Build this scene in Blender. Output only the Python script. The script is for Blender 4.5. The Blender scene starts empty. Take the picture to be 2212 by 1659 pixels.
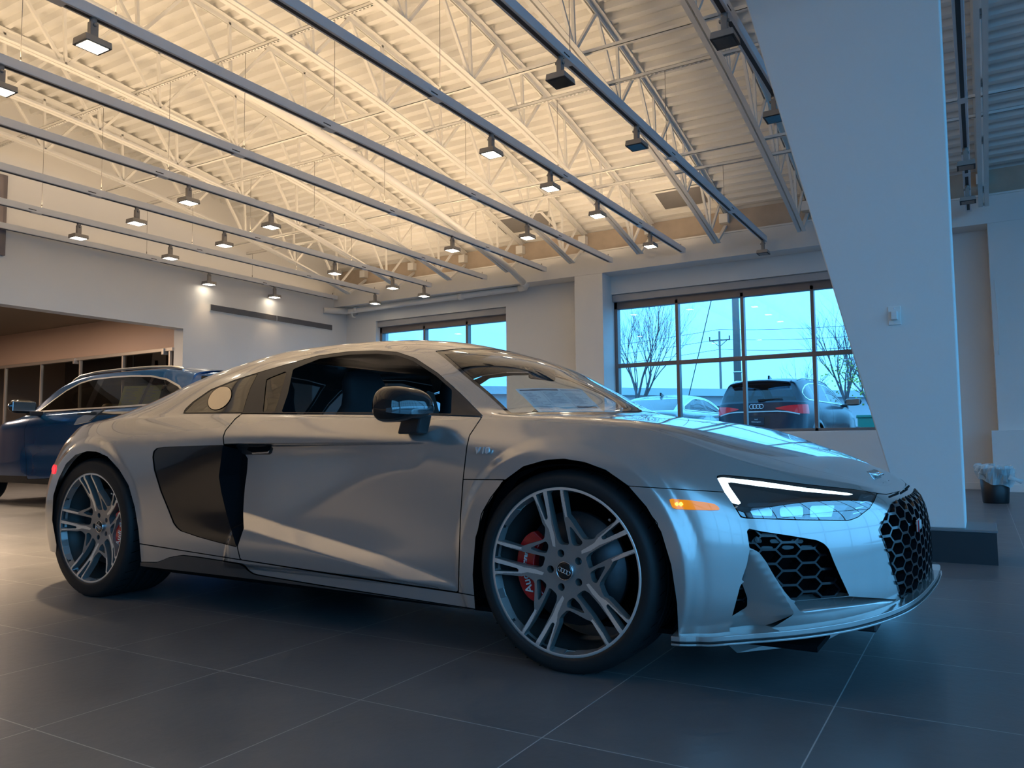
import bpy, bmesh, math, random
import numpy as np
from mathutils import Vector, Matrix
random.seed(7); np.random.seed(7)
SC = bpy.context.scene
COL = SC.collection
R = math.radians
# ------------------------------------------------------------------ camera (solved from floor tiles, verticals and wheels)
W, H, F = 2212.0, 1659.0, 1697.63
CAM = np.array([1.16579, -3.22032, 0.743355])
YAW, PITCH, ROLL = 0.535566, 0.0732871, -0.0101642
def cam_axes():
    cy, sy, cp, sp = math.cos(YAW), math.sin(YAW), math.cos(PITCH), math.sin(PITCH)
    f = np.array([-sy*cp, cy*cp, sp]); r = np.array([cy, sy, 0.0]); u = np.cross(r, f)
    cr, sr = math.cos(ROLL), math.sin(ROLL)
    return r*cr+u*sr, -r*sr+u*cr, f
CR, CU, CF = cam_axes()
cd = bpy.data.cameras.new('camera'); camo = bpy.data.objects.new('camera', cd); COL.objects.link(camo)
M = Matrix(((CR[0], CU[0], -CF[0], CAM[0]), (CR[1], CU[1], -CF[1], CAM[1]), (CR[2], CU[2], -CF[2], CAM[2]), (0, 0, 0, 1)))
camo.matrix_world = M
cd.sensor_fit = 'HORIZONTAL'; cd.sensor_width = 36.0; cd.lens = F/W*36.0; cd.clip_start = 0.05; cd.clip_end = 300
SC.camera = camo
# ------------------------------------------------------------------ exposure
vs = SC.view_settings
SC.display_settings.display_device = 'sRGB'
vs.view_transform = 'Standard'; vs.look = 'None'; vs.gamma = 1.0; vs.use_curve_mapping = False
vs.exposure = 0.45
try:
    SC.cycles.use_denoising = True
    SC.cycles.max_bounces = 8; SC.cycles.diffuse_bounces = 4; SC.cycles.glossy_bounces = 4
    SC.cycles.transmission_bounces = 6; SC.cycles.transparent_max_bounces = 12
    SC.cycles.caustics_reflective = False; SC.cycles.caustics_refractive = False
    SC.cycles.sample_clamp_indirect = 6.0
except Exception: pass
# ------------------------------------------------------------------ sky (overcast, seen as cyan through the tinted panes)
SKY_COL, SKY_STR = (0.10, 0.40, 0.80), 3.1
wd = bpy.data.worlds.new('sky'); SC.world = wd; wd.use_nodes = True
bg = wd.node_tree.nodes['Background']; bg.inputs[0].default_value = (*SKY_COL, 1); bg.inputs[1].default_value = SKY_STR
def area(name, loc, rot, sx, sy, power, color, portal=False, spread=180):
    l = bpy.data.lights.new(name, 'AREA'); l.shape = 'RECTANGLE'; l.size = sx; l.size_y = sy
    l.energy = power; l.color = color; l.spread = R(spread)
    if portal: l.cycles.is_portal = True
    o = bpy.data.objects.new(name, l); COL.objects.link(o); o.location = loc; o.rotation_euler = rot
    return o
# daylight comes in through the openings: portals guide the sampling of the sky
area('daylight_portal_window', (-1.9, 10.25, 2.1), (R(90), 0, R(180)), 5.2, 2.5, 1, (1, 1, 1), True)
area('daylight_portal_window', (-8.35, 10.25, 2.1), (R(90), 0, R(180)), 3.3, 2.5, 1, (1, 1, 1), True)
area('daylight_portal_glazing', (6.95, -0.4, 2.65), (R(90), 0, R(90)), 13.5, 5.0, 1, (1, 1, 1), True)
area('daylight_portal_glazing', (4.2, -7.95, 2.65), (R(90), 0, 0), 5.4, 5.0, 1, (1, 1, 1), True)
# ------------------------------------------------------------------ materials
MATS = {}
def mat(name, col, rough=0.5, metal=0.0, coat=0.0, emis=None, estr=0.0, spec=0.5, coat_rough=0.03, alpha=None):
    if name in MATS: return MATS[name]
    m = bpy.data.materials.new(name); m.use_nodes = True
    b = m.node_tree.nodes['Principled BSDF']
    b.inputs['Base Color'].default_value = (*col, 1); b.inputs['Roughness'].default_value = rough
    b.inputs['Metallic'].default_value = metal; b.inputs['Coat Weight'].default_value = coat
    b.inputs['Coat Roughness'].default_value = coat_rough; b.inputs['Specular IOR Level'].default_value = spec
    if emis: b.inputs['Emission Color'].default_value = (*emis, 1); b.inputs['Emission Strength'].default_value = estr
    MATS[name] = m; return m
def nodes(m): return m.node_tree.nodes, m.node_tree.links
def noise_tint(m, scale=3.0, amt=0.12, detail=4, rough_amt=0.0, bump=0.0, bump_scale=None, stretch=(1,1,1)):
    """soft procedural mottling of the base colour (and bump) so no surface is a dead flat colour"""
    n, l = nodes(m); b = n['Principled BSDF']
    g = n.new('ShaderNodeNewGeometry'); mp = n.new('ShaderNodeMapping'); mp.inputs['Scale'].default_value = stretch
    l.new(g.outputs['Position'], mp.inputs['Vector'])
    t = n.new('ShaderNodeTexNoise'); t.inputs['Scale'].default_value = scale; t.inputs['Detail'].default_value = detail
    l.new(mp.outputs[0], t.inputs['Vector'])
    c = b.inputs['Base Color'].default_value
    mx = n.new('ShaderNodeMix'); mx.data_type = 'RGBA'
    mx.inputs[6].default_value = (c[0]*(1-amt), c[1]*(1-amt), c[2]*(1-amt), 1)
    mx.inputs[7].default_value = (min(1, c[0]*(1+amt)), min(1, c[1]*(1+amt)), min(1, c[2]*(1+amt)), 1)
    l.new(t.outputs[0], mx.inputs[0]); l.new(mx.outputs[2], b.inputs['Base Color'])
    if bump:
        t2 = n.new('ShaderNodeTexNoise'); t2.inputs['Scale'].default_value = bump_scale or scale*20
        l.new(mp.outputs[0], t2.inputs['Vector'])
        bp_ = n.new('ShaderNodeBump'); bp_.inputs['Strength'].default_value = bump; bp_.inputs['Distance'].default_value = 0.01
        l.new(t2.outputs[0], bp_.inputs['Height']); l.new(bp_.outputs[0], b.inputs['Normal'])
    return m
def glass(name, tint=(0.8, 0.9, 0.9), ior=1.45, rough=0.0, gloss=(1, 1, 1)):
    """thin pane: tinted see-through layer under a fresnel reflection"""
    if name in MATS: return MATS[name]
    m = bpy.data.materials.new(name); m.use_nodes = True; n, l = nodes(m)
    n.remove(n['Principled BSDF'])
    tr = n.new('ShaderNodeBsdfTransparent'); tr.inputs[0].default_value = (*tint, 1)
    gl = n.new('ShaderNodeBsdfGlossy'); gl.inputs['Roughness'].default_value = rough; gl.inputs[0].default_value = (*gloss, 1)
    fr = n.new('ShaderNodeFresnel'); ge = n.new('ShaderNodeNewGeometry'); io = n.new('ShaderNodeMix'); io.inputs[2].default_value = ior; io.inputs[3].default_value = 1/ior
    l.new(ge.outputs['Backfacing'], io.inputs[0]); l.new(io.outputs[0], fr.inputs[0])   # same reflectance from either side of a thin pane
    mx = n.new('ShaderNodeMixShader'); l.new(fr.outputs[0], mx.inputs[0]); l.new(tr.outputs[0], mx.inputs[1]); l.new(gl.outputs[0], mx.inputs[2])
    l.new(mx.outputs[0], n['Material Output'].inputs[0]); MATS[name] = m; return m
def emit(name, col, s):
    if name in MATS: return MATS[name]
    m = bpy.data.materials.new(name); m.use_nodes = True; n, l = nodes(m); n.remove(n['Principled BSDF'])
    e = n.new('ShaderNodeEmission'); e.inputs[0].default_value = (*col, 1); e.inputs[1].default_value = s
    l.new(e.outputs[0], n['Material Output'].inputs[0]); MATS[name] = m; return m
# ------------------------------------------------------------------ object helpers
def tag(o, label=None, cat=None, group=None, kind=None):
    if label: o['label'] = label
    if cat: o['category'] = cat
    if group: o['group'] = group
    if kind: o['kind'] = kind
    return o
def empty(name, loc=(0, 0, 0), rz=0, label=None, cat=None, group=None):
    o = bpy.data.objects.new(name, None); COL.objects.link(o); o.location = loc; o.rotation_euler = (0, 0, rz)
    o.empty_display_size = 0.2
    return tag(o, label, cat, group)
def link(name, me, parent=None, m=None):
    if m is not None:
        for k in (m if isinstance(m, (list, tuple)) else [m]): me.materials.append(k)
    o = bpy.data.objects.new(name, me); COL.objects.link(o)
    if parent: o.parent = parent
    return o
class MB:
    """collects boxes, bars, tubes, lathes and prisms into one mesh"""
    def __init__(s): s.v = []; s.f = []; s.mi = []; s.sm = []
    def add(s, v, f, mi=0, sm=False):
        k = len(s.v); s.v += [tuple(map(float, p)) for p in v]; s.f += [tuple(i+k for i in q) for q in f]
        s.mi += [mi]*len(f); s.sm += [sm]*len(f); return s
    def box(s, a, b, mi=0):
        x0, y0, z0 = a; x1, y1, z1 = b
        v = [(x0,y0,z0),(x1,y0,z0),(x1,y1,z0),(x0,y1,z0),(x0,y0,z1),(x1,y0,z1),(x1,y1,z1),(x0,y1,z1)]
        return s.add(v, [(0,3,2,1),(4,5,6,7),(0,1,5,4),(1,2,6,5),(2,3,7,6),(3,0,4,7)], mi)
    def bar(s, p, q, w, h=None, up=(0, 0, 1), mi=0):
        p = Vector(p); q = Vector(q); d = (q-p).normalized(); u = Vector(up)
        sd = d.cross(u)
        if sd.length < 1e-4: sd = d.cross(Vector((1, 0, 0)))
        sd.normalize(); u = sd.cross(d); h = h or w; v = []
        for c in (p, q):
            for a, b in ((-1,-1),(1,-1),(1,1),(-1,1)): v.append(c+sd*a*w/2+u*b*h/2)
        return s.add(v, [(0,1,2,3),(7,6,5,4),(0,4,5,1),(1,5,6,2),(2,6,7,3),(3,7,4,0)], mi)
    def tube(s, pts, r, n=10, mi=0, cap=True):
        pts = [Vector(p) for p in pts]; rs = r if isinstance(r, (list, tuple)) else [r]*len(pts)
        v = []; prev = None
        for i, p in enumerate(pts):
            d = (pts[min(i+1, len(pts)-1)]-pts[max(i-1, 0)]).normalized()
            a = prev if prev else (Vector((0, 0, 1)) if abs(d.z) < .9 else Vector((1, 0, 0)))
            sd = d.cross(a); sd = sd.normalized() if sd.length > 1e-5 else d.orthogonal().normalized(); up = sd.cross(d).normalized(); prev = up
            for k in range(n):
                t = 2*math.pi*k/n; v.append(p+(sd*math.cos(t)+up*math.sin(t))*rs[i])
        f = [(i*n+k, i*n+(k+1) % n, (i+1)*n+(k+1) % n, (i+1)*n+k) for i in range(len(pts)-1) for k in range(n)]
        s.add(v, f, mi, True)
        if cap:
            b = len(s.v)-len(v); s.f += [tuple(b+k for k in range(n-1, -1, -1)), tuple(b+(len(pts)-1)*n+k for k in range(n))]; s.mi += [mi]*2; s.sm += [False]*2
        return s
    def lathe(s, prof, n=48, axis='z', c=(0, 0, 0), mi=0, sm=True, closed=False):
        v = []
        for r, h in prof:
            for k in range(n):
                t = 2*math.pi*k/n; a, b = r*math.cos(t), r*math.sin(t)
                v.append((c[0]+a, c[1]+b, c[2]+h) if axis == 'z' else (c[0]+a, c[1]+h, c[2]+b) if axis == 'y' else (c[0]+h, c[1]+a, c[2]+b))
        m = len(prof)
        f = [(i*n+k, i*n+(k+1) % n, ((i+1) % m)*n+(k+1) % n, ((i+1) % m)*n+k) for i in range(m if closed else m-1) for k in range(n)]
        return s.add(v, f, mi, sm)
    def prism(s, poly, ax, a, b, mi=0):
        """2-D polygon extruded along axis ax from a to b (poly coords = the other two axes in order)"""
        n = len(poly); v = []
        for h in (a, b):
            for p in poly:
                q = list(p); q.insert(ax, h); v.append(q)
        return s.add(v, [tuple(range(n-1, -1, -1)), tuple(range(n, 2*n))]+[(k, (k+1) % n, n+(k+1) % n, n+k) for k in range(n)], mi)
    def mesh(s, name):
        me = bpy.data.meshes.new(name); me.from_pydata(s.v, [], s.f); me.update()
        me.polygons.foreach_set('material_index', s.mi); me.polygons.foreach_set('use_smooth', s.sm)
        return me
    def build(s, name, m, parent=None, bevel=0.0, seg=2, fix=True):
        me = s.mesh(name)
        if fix:
            bm = bmesh.new(); bm.from_mesh(me); bmesh.ops.recalc_face_normals(bm, faces=bm.faces); bm.to_mesh(me); bm.free()
        o = link(name, me, parent, m)
        if bevel:
            k = o.modifiers.new('bevel', 'BEVEL'); k.width = bevel; k.segments = seg; k.limit_method = 'ANGLE'; k.angle_limit = R(40)
        return o
def struct(o): o['kind'] = 'structure'; return o
def copy_tree(o, parent=None):
    c = o.copy(); COL.objects.link(c)
    if parent: c.parent = parent
    for ch in list(o.children): copy_tree(ch, c)
    return c
def text_mesh(s, size, ext=0.002, align='CENTER', shear=0.0, bold=0.0):
    cu = bpy.data.curves.new('t', 'FONT'); cu.body = s; cu.size = size; cu.extrude = ext; cu.align_x = align; cu.align_y = 'CENTER'; cu.shear = shear; cu.offset = bold
    o = bpy.data.objects.new('t', cu); COL.objects.link(o)
    dg = bpy.context.evaluated_depsgraph_get(); me = bpy.data.meshes.new_from_object(o.evaluated_get(dg))
    bpy.data.objects.remove(o); bpy.data.curves.remove(cu); me.materials.clear()
    return me
def xform(me, ux, uy, uz, o):
    """place a mesh built in local axes: local x->ux, y->uy, z->uz at origin o"""
    ux, uy, uz, o = map(Vector, (ux, uy, uz, o))
    me.transform(Matrix(((ux.x, uy.x, uz.x, o.x), (ux.y, uy.y, uz.y, o.y), (ux.z, uy.z, uz.z, o.z), (0, 0, 0, 1)))); me.update(); return me
def torus(mb, c, Rr, r, nx, ny, n=40, k=8, mi=0):
    """ring of radius Rr in the plane of unit vectors nx, ny"""
    nx = Vector(nx); ny = Vector(ny); nz = nx.cross(ny); c = Vector(c); v = []
    for i in range(n):
        t = 2*math.pi*i/n; d = nx*math.cos(t)+ny*math.sin(t)
        for j in range(k):
            a = 2*math.pi*j/k; v.append(c+d*(Rr+r*math.cos(a))+nz*r*math.sin(a))
    mb.add(v, [(i*k+j, ((i+1) % n)*k+j, ((i+1) % n)*k+(j+1) % k, i*k+(j+1) % k) for i in range(n) for j in range(k)], mi, True)
def four_rings(mb, c, Rr, r, nx, ny, mi=0):
    nx = Vector(nx)
    for k in range(4): torus(mb, Vector(c)+nx*(k-1.5)*Rr*1.55, Rr, r, nx, ny, mi=mi)
# ================================================================== ROOM
M_wall = noise_tint(mat('wall_paint', (0.78, 0.77, 0.75), 0.75), 1.5, 0.02, bump=0.04, bump_scale=180)
M_white = noise_tint(mat('white_steel', (0.80, 0.79, 0.76), 0.45), 4, 0.04)
M_deck = noise_tint(mat('white_deck', (0.80, 0.79, 0.76), 0.5), 2.2, 0.06, stretch=(0.5, 3, 1))
M_alu = noise_tint(mat('bronze_frame', (0.20, 0.17, 0.16), 0.4, 0.3), 6, 0.08)
M_track = noise_tint(mat('track_grey', (0.74, 0.77, 0.82), 0.38, 0.15), 5, 0.06)
M_dark = mat('dark_void', (0.03, 0.03, 0.035), 0.6)
M_shade = noise_tint(mat('shade_cassette', (0.42, 0.42, 0.43), 0.5, 0.2), 6, 0.05)
XL, YB, YF_, XR = -10.85, 9.83, 9.43, 7.0
# floor with 60 cm tiles on the solved grid
def floor_mat():
    m = mat('floor_tile', (0.075, 0.077, 0.083), 0.34); n, l = nodes(m); b = n['Principled BSDF']
    g = n.new('ShaderNodeNewGeometry'); s = n.new('ShaderNodeSeparateXYZ'); l.new(g.outputs['Position'], s.inputs[0])
    def line(out, off):
        a = n.new('ShaderNodeMath'); a.operation = 'SUBTRACT'; l.new(out, a.inputs[0]); a.inputs[1].default_value = off
        p_ = n.new('ShaderNodeMath'); p_.operation = 'PINGPONG'; l.new(a.outputs[0], p_.inputs[0]); p_.inputs[1].default_value = 0.3
        c = n.new('ShaderNodeMath'); c.operation = 'LESS_THAN'; l.new(p_.outputs[0], c.inputs[0]); c.inputs[1].default_value = 0.0017
        d = n.new('ShaderNodeMath'); d.operation = 'SUBTRACT'; l.new(a.outputs[0], d.inputs[0]); d.inputs[1].default_value = 0.0
        q = n.new('ShaderNodeMath'); q.operation = 'DIVIDE'; l.new(a.outputs[0], q.inputs[0]); q.inputs[1].default_value = 0.6
        fl = n.new('ShaderNodeMath'); fl.operation = 'FLOOR'; l.new(q.outputs[0], fl.inputs[0])
        return c.outputs[0], fl.outputs[0]
    lx, ix = line(s.outputs[0], -1.01691); ly, iy = line(s.outputs[1], -1.43434)
    mxm = n.new('ShaderNodeMath'); mxm.operation = 'MAXIMUM'; l.new(lx, mxm.inputs[0]); l.new(ly, mxm.inputs[1])
    cb = n.new('ShaderNodeCombineXYZ'); l.new(ix, cb.inputs[0]); l.new(iy, cb.inputs[1])
    wn = n.new('ShaderNodeTexWhiteNoise'); l.new(cb.outputs[0], wn.inputs['Vector'])
    t = n.new('ShaderNodeTexNoise'); t.inputs['Scale'].default_value = 2.6; t.inputs['Detail'].default_value = 8; t.inputs['Roughness'].default_value = 0.62
    off = n.new('ShaderNodeVectorMath'); off.operation = 'MULTIPLY_ADD'; l.new(wn.outputs[1], off.inputs[0]); off.inputs[1].default_value = (9, 9, 9); l.new(g.outputs['Position'], off.inputs[2])
    l.new(off.outputs[0], t.inputs['Vector'])
    cr = n.new('ShaderNodeValToRGB'); cr.color_ramp.elements[0].position = 0.1; cr.color_ramp.elements[1].position = 0.9
    cr.color_ramp.elements[0].color = (0.100, 0.102, 0.108, 1); cr.color_ramp.elements[1].color = (0.165, 0.163, 0.166, 1)
    l.new(t.outputs[0], cr.inputs[0])
    mx = n.new('ShaderNodeMix'); mx.data_type = 'RGBA'; l.new(mxm.outputs[0], mx.inputs[0]); l.new(cr.outputs[0], mx.inputs[6]); mx.inputs[7].default_value = (0.42, 0.42, 0.41, 1)
    l.new(mx.outputs[2], b.inputs['Base Color'])
    rr = n.new('ShaderNodeMapRange'); l.new(t.outputs[0], rr.inputs[0]); rr.inputs[1].default_value = 0.1; rr.inputs[2].default_value = 0.9; rr.inputs[3].default_value = 0.27; rr.inputs[4].default_value = 0.42
    l.new(rr.outputs[0], b.inputs['Roughness'])
    t2 = n.new('ShaderNodeTexNoise'); t2.inputs['Scale'].default_value = 26; t2.inputs['Detail'].default_value = 5; l.new(off.outputs[0], t2.inputs['Vector'])
    bp_ = n.new('ShaderNodeBump'); bp_.inputs['Strength'].default_value = 0.10; bp_.inputs['Distance'].default_value = 0.01; l.new(t2.outputs[0], bp_.inputs['Height']); l.new(bp_.outputs[0], b.inputs['Normal'])
    return m
struct(MB().box((-20, -8, -0.1), (XR, 10.3, 0)).build('floor', floor_mat()))
def opening_wall(name, axis, c0, c1, a0, a1, z0, z1, holes, m):
    """wall slab between c0..c1 along `axis` normal, spanning a0..a1 x z0..z1, with rectangular holes (a,b,z,w)"""
    mb = MB(); xs = sorted({a0, a1, *[h[0] for h in holes], *[h[1] for h in holes]}); zs = sorted({z0, z1, *[h[2] for h in holes], *[h[3] for h in holes]})
    for i in range(len(xs)-1):
        for j in range(len(zs)-1):
            cx, cz = (xs[i]+xs[i+1])/2, (zs[j]+zs[j+1])/2
            if any(h[0] < cx < h[1] and h[2] < cz < h[3] for h in holes): continue
            if axis == 'y': mb.box((xs[i], c0, zs[j]), (xs[i+1], c1, zs[j+1]))
            else: mb.box((c0, xs[i], zs[j]), (c1, xs[i+1], zs[j+1]))
    return struct(mb.build(name, m))
W1 = (-10.0, -6.70, 0.85, 3.385); W2 = (-4.475, 0.62, 0.85, 3.385)
opening_wall('wall_back', 'y', YB, 10.25, XL-0.2, XR, 0, 5.2, [W1, W2], M_wall)
# deep band over the recesses and the two piers that carry it
struct(MB().box((XL, YF_, 3.71), (XR, YB, 4.10)).build('trim_1', M_wall, bevel=0.006))
struct(MB().box((-5.01, YF_, 0), (-4.46, YB, 3.71)).build('trim_2', M_wall, bevel=0.006))
struct(MB().box((1.385, YF_, 0), (XR, YB, 3.71)).build('trim_3', M_wall, bevel=0.006))
# strip of steel angle lying on top of the band
struct(MB().box((XL, YF_-0.01, 4.10), (XR, 9.55, 4.125)).build('trim_4', M_white))
struct(MB().box((-10.85, 9.80, 0), (1.38, 9.83, 0.10)).build('baseboard_back', M_wall, bevel=0.004))
struct(MB().box((1.38, 9.31, 0), (XR, 9.33, 0.10)).build('baseboard_right', M_wall, bevel=0.004))
o = MB().box((1.30, 9.33, 0), (XR, 9.43, 0.83)).build('wainscot_panel', M_wall, bevel=0.004); tag(o, 'low white boxed panel along the wall behind the waste bin', 'panel')
M_pane = glass('window_pane', (0.92, 0.97, 0.98), 1.35)
def window(name, X0, X1, mull, z0=0.85, z1=3.385):
    y = 10.0; mb = MB()
    zt0, zt1 = 2.06, 2.13
    mb.box((X0, y-0.03, z0), (X0+0.06, y+0.09, z1)).box((X1-0.06, y-0.03, z0), (X1, y+0.09, z1))
    mb.box((X0, y-0.03, z0), (X1, y+0.09, z0+0.06)).box((X0, y-0.03, 3.13), (X1, y+0.09, z1))
    mb.box((X0, y-0.025, zt0), (X1, y+0.07, zt1))
    for x in mull: mb.box((x-0.027, y-0.03, z0), (x+0.027, y+0.09, 3.2))
    o = struct(mb.build(name, M_alu, bevel=0.003))
    xs = [X0+0.03]+list(mull)+[X1-0.03]
    pm = MB()
    for a, b in zip(xs, xs[1:]):
        pm.box((a, y+0.03, z0+0.03), (b, y+0.036, zt0+0.02)); pm.box((a, y+0.03, zt1-0.02), (b, y+0.036, 3.16))
    pm.build('pane', M_pane, o)
    MB().box((X0+0.005, y-0.12, 3.255), (X1-0.005, y-0.03, 3.38)).build('shade_cassette', M_shade, o, 0.004)
    MB().box((X0, 9.84, z0-0.035), (X1, y, z0+0.012)).build('window_sill', M_wall, o, 0.004)
    return o
window('window_1', W1[0], W1[1], (-8.80, -7.72))
window('window_2', W2[0], W2[1], (-3.30, -2.168, -1.053, 0.06))
# left wall with the wide opening into a corridor
opening_wall('wall_left', 'x', XL-0.25, XL, -8, 10.25, 0, 6.4, [(-0.6, 5.665, 0, 2.797)], M_wall)
M_peach = noise_tint(mat('peach_paint', (0.66, 0.47, 0.36), 0.8), 2, 0.03)
M_brownc = noise_tint(mat('corridor_ceiling', (0.26, 0.20, 0.15), 0.8), 2, 0.05)
struct(MB().box((-20, 5.665, 2.48), (XL-0.25, 5.9, 3.6)).build('wall_corridor', M_peach))
struct(MB().box((-20, -8, 3.14), (XL-0.25, 5.665, 3.3)).build('ceiling_corridor', M_brownc))
struct(MB().box((-20, 5.9, 3.14), (XL-0.25, 9, 3.3)).build('ceiling_office', M_brownc))
struct(MB().box((-20.2, -8, 0), (-20, 9, 3.3)).build('wall_corridor_end', M_peach))
struct(MB().box((-20, 8.8, 0), (XL-0.25, 9.0, 3.3)).build('wall_office', mat('office_wall', (0.12, 0.12, 0.13), 0.7)))
M_frame = noise_tint(mat('satin_frame', (0.62, 0.55, 0.48), 0.35, 0.5), 5, 0.05)
sf = MB().box((-20, 5.63, 2.42), (XL-0.25, 5.72, 2.48))
sf_o = struct(sf.build('window_3', M_frame, bevel=0.003))
M_store = glass('store_glass', (0.80, 0.82, 0.81), 1.15)
pm = MB(); 
for k in range(6): pm.box((-12.55-1.38*k+0.01, 5.67, 0.02), (-11.19-1.38*k, 5.682, 2.42))
pm.build('pane', M_store, sf_o)
pm = MB()
for k in range(7): pm.box((-11.2-1.38*k-0.02, 5.65, 0), (-11.2-1.38*k+0.02, 5.70, 2.42))
pm.build('mullion', M_frame, sf_o)
for k in (0, 2): MB().box((-11.36-1.38*k, 5.60, 2.36), (-11.30-1.38*k, 5.72, 2.47)).build('door_clamp', M_frame, sf_o, 0.004)
# posters hanging in the glazed office behind the corridor
M_post = mat('poster_black', (0.02, 0.021, 0.024), 0.35)
def poster(x0, x1, lab, streaks):
    o = MB().box((x0, 6.4, 0.9), (x1, 6.43, 2.62)).build('wall_poster', M_post); tag(o, lab, 'poster')
    for (a, b, c, d), m in streaks:
        s = MB().add([(x0+a[0], 6.395, a[1]), (x0+b[0], 6.395, b[1]), (x0+c[0], 6.395, c[1]), (x0+d[0], 6.395, d[1])], [(0, 1, 2, 3)])
        s.build('printed_shape', m, o)
M_red = mat('poster_red', (0.45, 0.05, 0.05), 0.4); M_gr = mat('poster_grey', (0.42, 0.38, 0.37), 0.4)
poster(-13.3, -12.2, 'dark poster with grey and red print behind the corridor glass', [(((.35, 0.9), (1.05, 0.9), (.95, 2.6), (.55, 2.6)), M_gr), (((.55, 1.8), (.75, 1.8), (.72, 2.4), (.62, 2.4)), M_red)])
poster(-12.15, -11.45, 'black poster with a pale curve beside the corridor door', [(((.0, 2.1), (.06, 2.2), (.3, 1.6), (.25, 1.5)), M_gr)])
poster(-15.2, -13.4, 'wide black poster left of the red and grey one', [(((1.5, 1.6), (1.56, 1.6), (1.62, 2.6), (1.58, 2.6)), M_gr)])
o = MB().box((-12.75, 2.75, 3.115), (-11.45, 3.25, 3.14)).build('ceiling_panel_light', M_white); tag(o, 'glowing white panel light in the corridor ceiling', 'ceiling light')
MB().box((-12.72, 2.78, 3.108), (-11.48, 3.22, 3.116)).build('diffuser', emit('panel_glow', (1, 0.93, 0.82), 9), o)
area('corridor_lamp', (-12.1, 3.0, 3.09), (0, 0, 0), 1.2, 0.4, 90, (1, 0.72, 0.5))
area('office_fill', (-13.0, 7.6, 3.1), (0, 0, 0), 1.2, 0.3, 14, (1, 0.8, 0.6))  # added fill without a fitting, brightens the posters behind the glass
area('corridor_lamp', (-15.5, 2.2, 3.09), (0, 0, 0), 1.2, 0.4, 90, (1, 0.72, 0.5))
# linear supply vent on the left wall: two grille halves in a white frame
M_grille = noise_tint(mat('vent_grey', (0.22, 0.21, 0.21), 0.5, 0.3), 8, 0.08)
vt = MB().box((XL, 6.20, 3.185), (XL+0.012, 9.38, 3.325)).build('wall_vent', M_white); tag(vt, 'long narrow grey air vent high on the left wall', 'vent')
for a, b in ((6.22, 7.79), (7.81, 9.36)):
    mb = MB()
    mb.box((XL+0.012, a, 3.20), (XL+0.016, b, 3.31))
    for k in range(7): mb.box((XL+0.014, a, 3.203+k*0.016), (XL+0.026, b, 3.210+k*0.016))
    mb.build('louvre_panel', M_grille, vt)
fr = MB().box((XL, 6.01, 1.2), (XL+0.03, 6.95, 2.05)).build('framed_picture', M_white, bevel=0.004); tag(fr, 'white framed dark picture on the left wall behind the coupe', 'picture')
MB().box((XL+0.028, 6.06, 1.26), (XL+0.034, 6.90, 1.99)).build('picture_sheet', noise_tint(mat('picture_dark', (0.06, 0.06, 0.065), 0.25), 14, 0.7), fr)
ds = MB().box((XL, 0.8, 3.49), (XL+0.06, 2.655, 4.67)).build('wall_display', mat('display_bezel', (0.16, 0.14, 0.15), 0.3), bevel=0.004); tag(ds, 'dark wall display cut by the left edge of the view', 'display')
MB().box((XL+0.058, 0.85, 3.62), (XL+0.064, 2.60, 4.62)).build('screen', mat('display_glass', (0.22, 0.19, 0.20), 0.2), ds)
# right side and rear of the showroom: glazing that lets the daylight in (behind and right of the viewer)
M_rear = noise_tint(mat('rear_wall_paint', (0.34, 0.31, 0.29), 0.8), 1.5, 0.03)
opening_wall('wall_right', 'x', XR, XR+0.2, -8, 10.25, 0, 5.9, [(-7.2, 6.4, 0.1, 5.2)], M_wall)
opening_wall('wall_front', 'y', -8.2, -8, -20, XR, 0, 5.9, [(1.5, 6.9, 0.1, 5.2)], M_rear)
g = MB()
for k in range(10): g.box((XR+0.05, -7.2+k*1.511-0.03, 0.1), (XR+0.15, -7.2+k*1.511+0.03, 5.2))
for z in (0.1, 1.1, 3.0, 5.14): g.box((XR+0.05, -7.2, z), (XR+0.15, 6.4, z+0.06))
struct(g.build('window_4', M_alu))
g = MB()
for k in range(5): g.box((1.5+k*1.342-0.03, -8.15, 0.1), (1.5+k*1.342+0.03, -8.05, 5.2))
for z in (0.1, 1.1, 3.0, 5.14): g.box((1.5, -8.15, z), (6.9, -8.05, z+0.06))
struct(g.build('window_5', M_alu))
# ---------------------------------------------------------------- arched roof: ribbed deck, bar joists, struts, bridging
def zb(y): return 5.05-0.01425*y*y
DEP = 0.78
def deck():
    prof = []; y = -8.2; pitch = 0.203
    while y < 10.2:
        prof += [(y, 0.0), (y+0.06, 0.0), (y+0.085, 0.062), (y+0.178, 0.062)]; y += pitch
    v = []; f = []
    for x in (XL-0.2, XR+0.1):
        for (yy, h) in prof: v.append((x, yy, zb(yy)+DEP+0.012+h))
    n = len(prof)
    for k in range(n-1): f.append((k, k+1, n+k+1, n+k))
    return struct(MB().add(v, f).build('ceiling', M_deck, fix=False))
deck()
struct(MB().add([(XL-0.3, y, zb(y)+DEP+0.12) for y in np.linspace(-8.3, 10.4, 40)]+[(XR+0.2, y, zb(y)+DEP+0.12) for y in np.linspace(-8.3, 10.4, 40)], [(k, k+1, 41+k, 40+k) for k in range(39)]).build('roof_slab', M_dark, fix=False))
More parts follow.
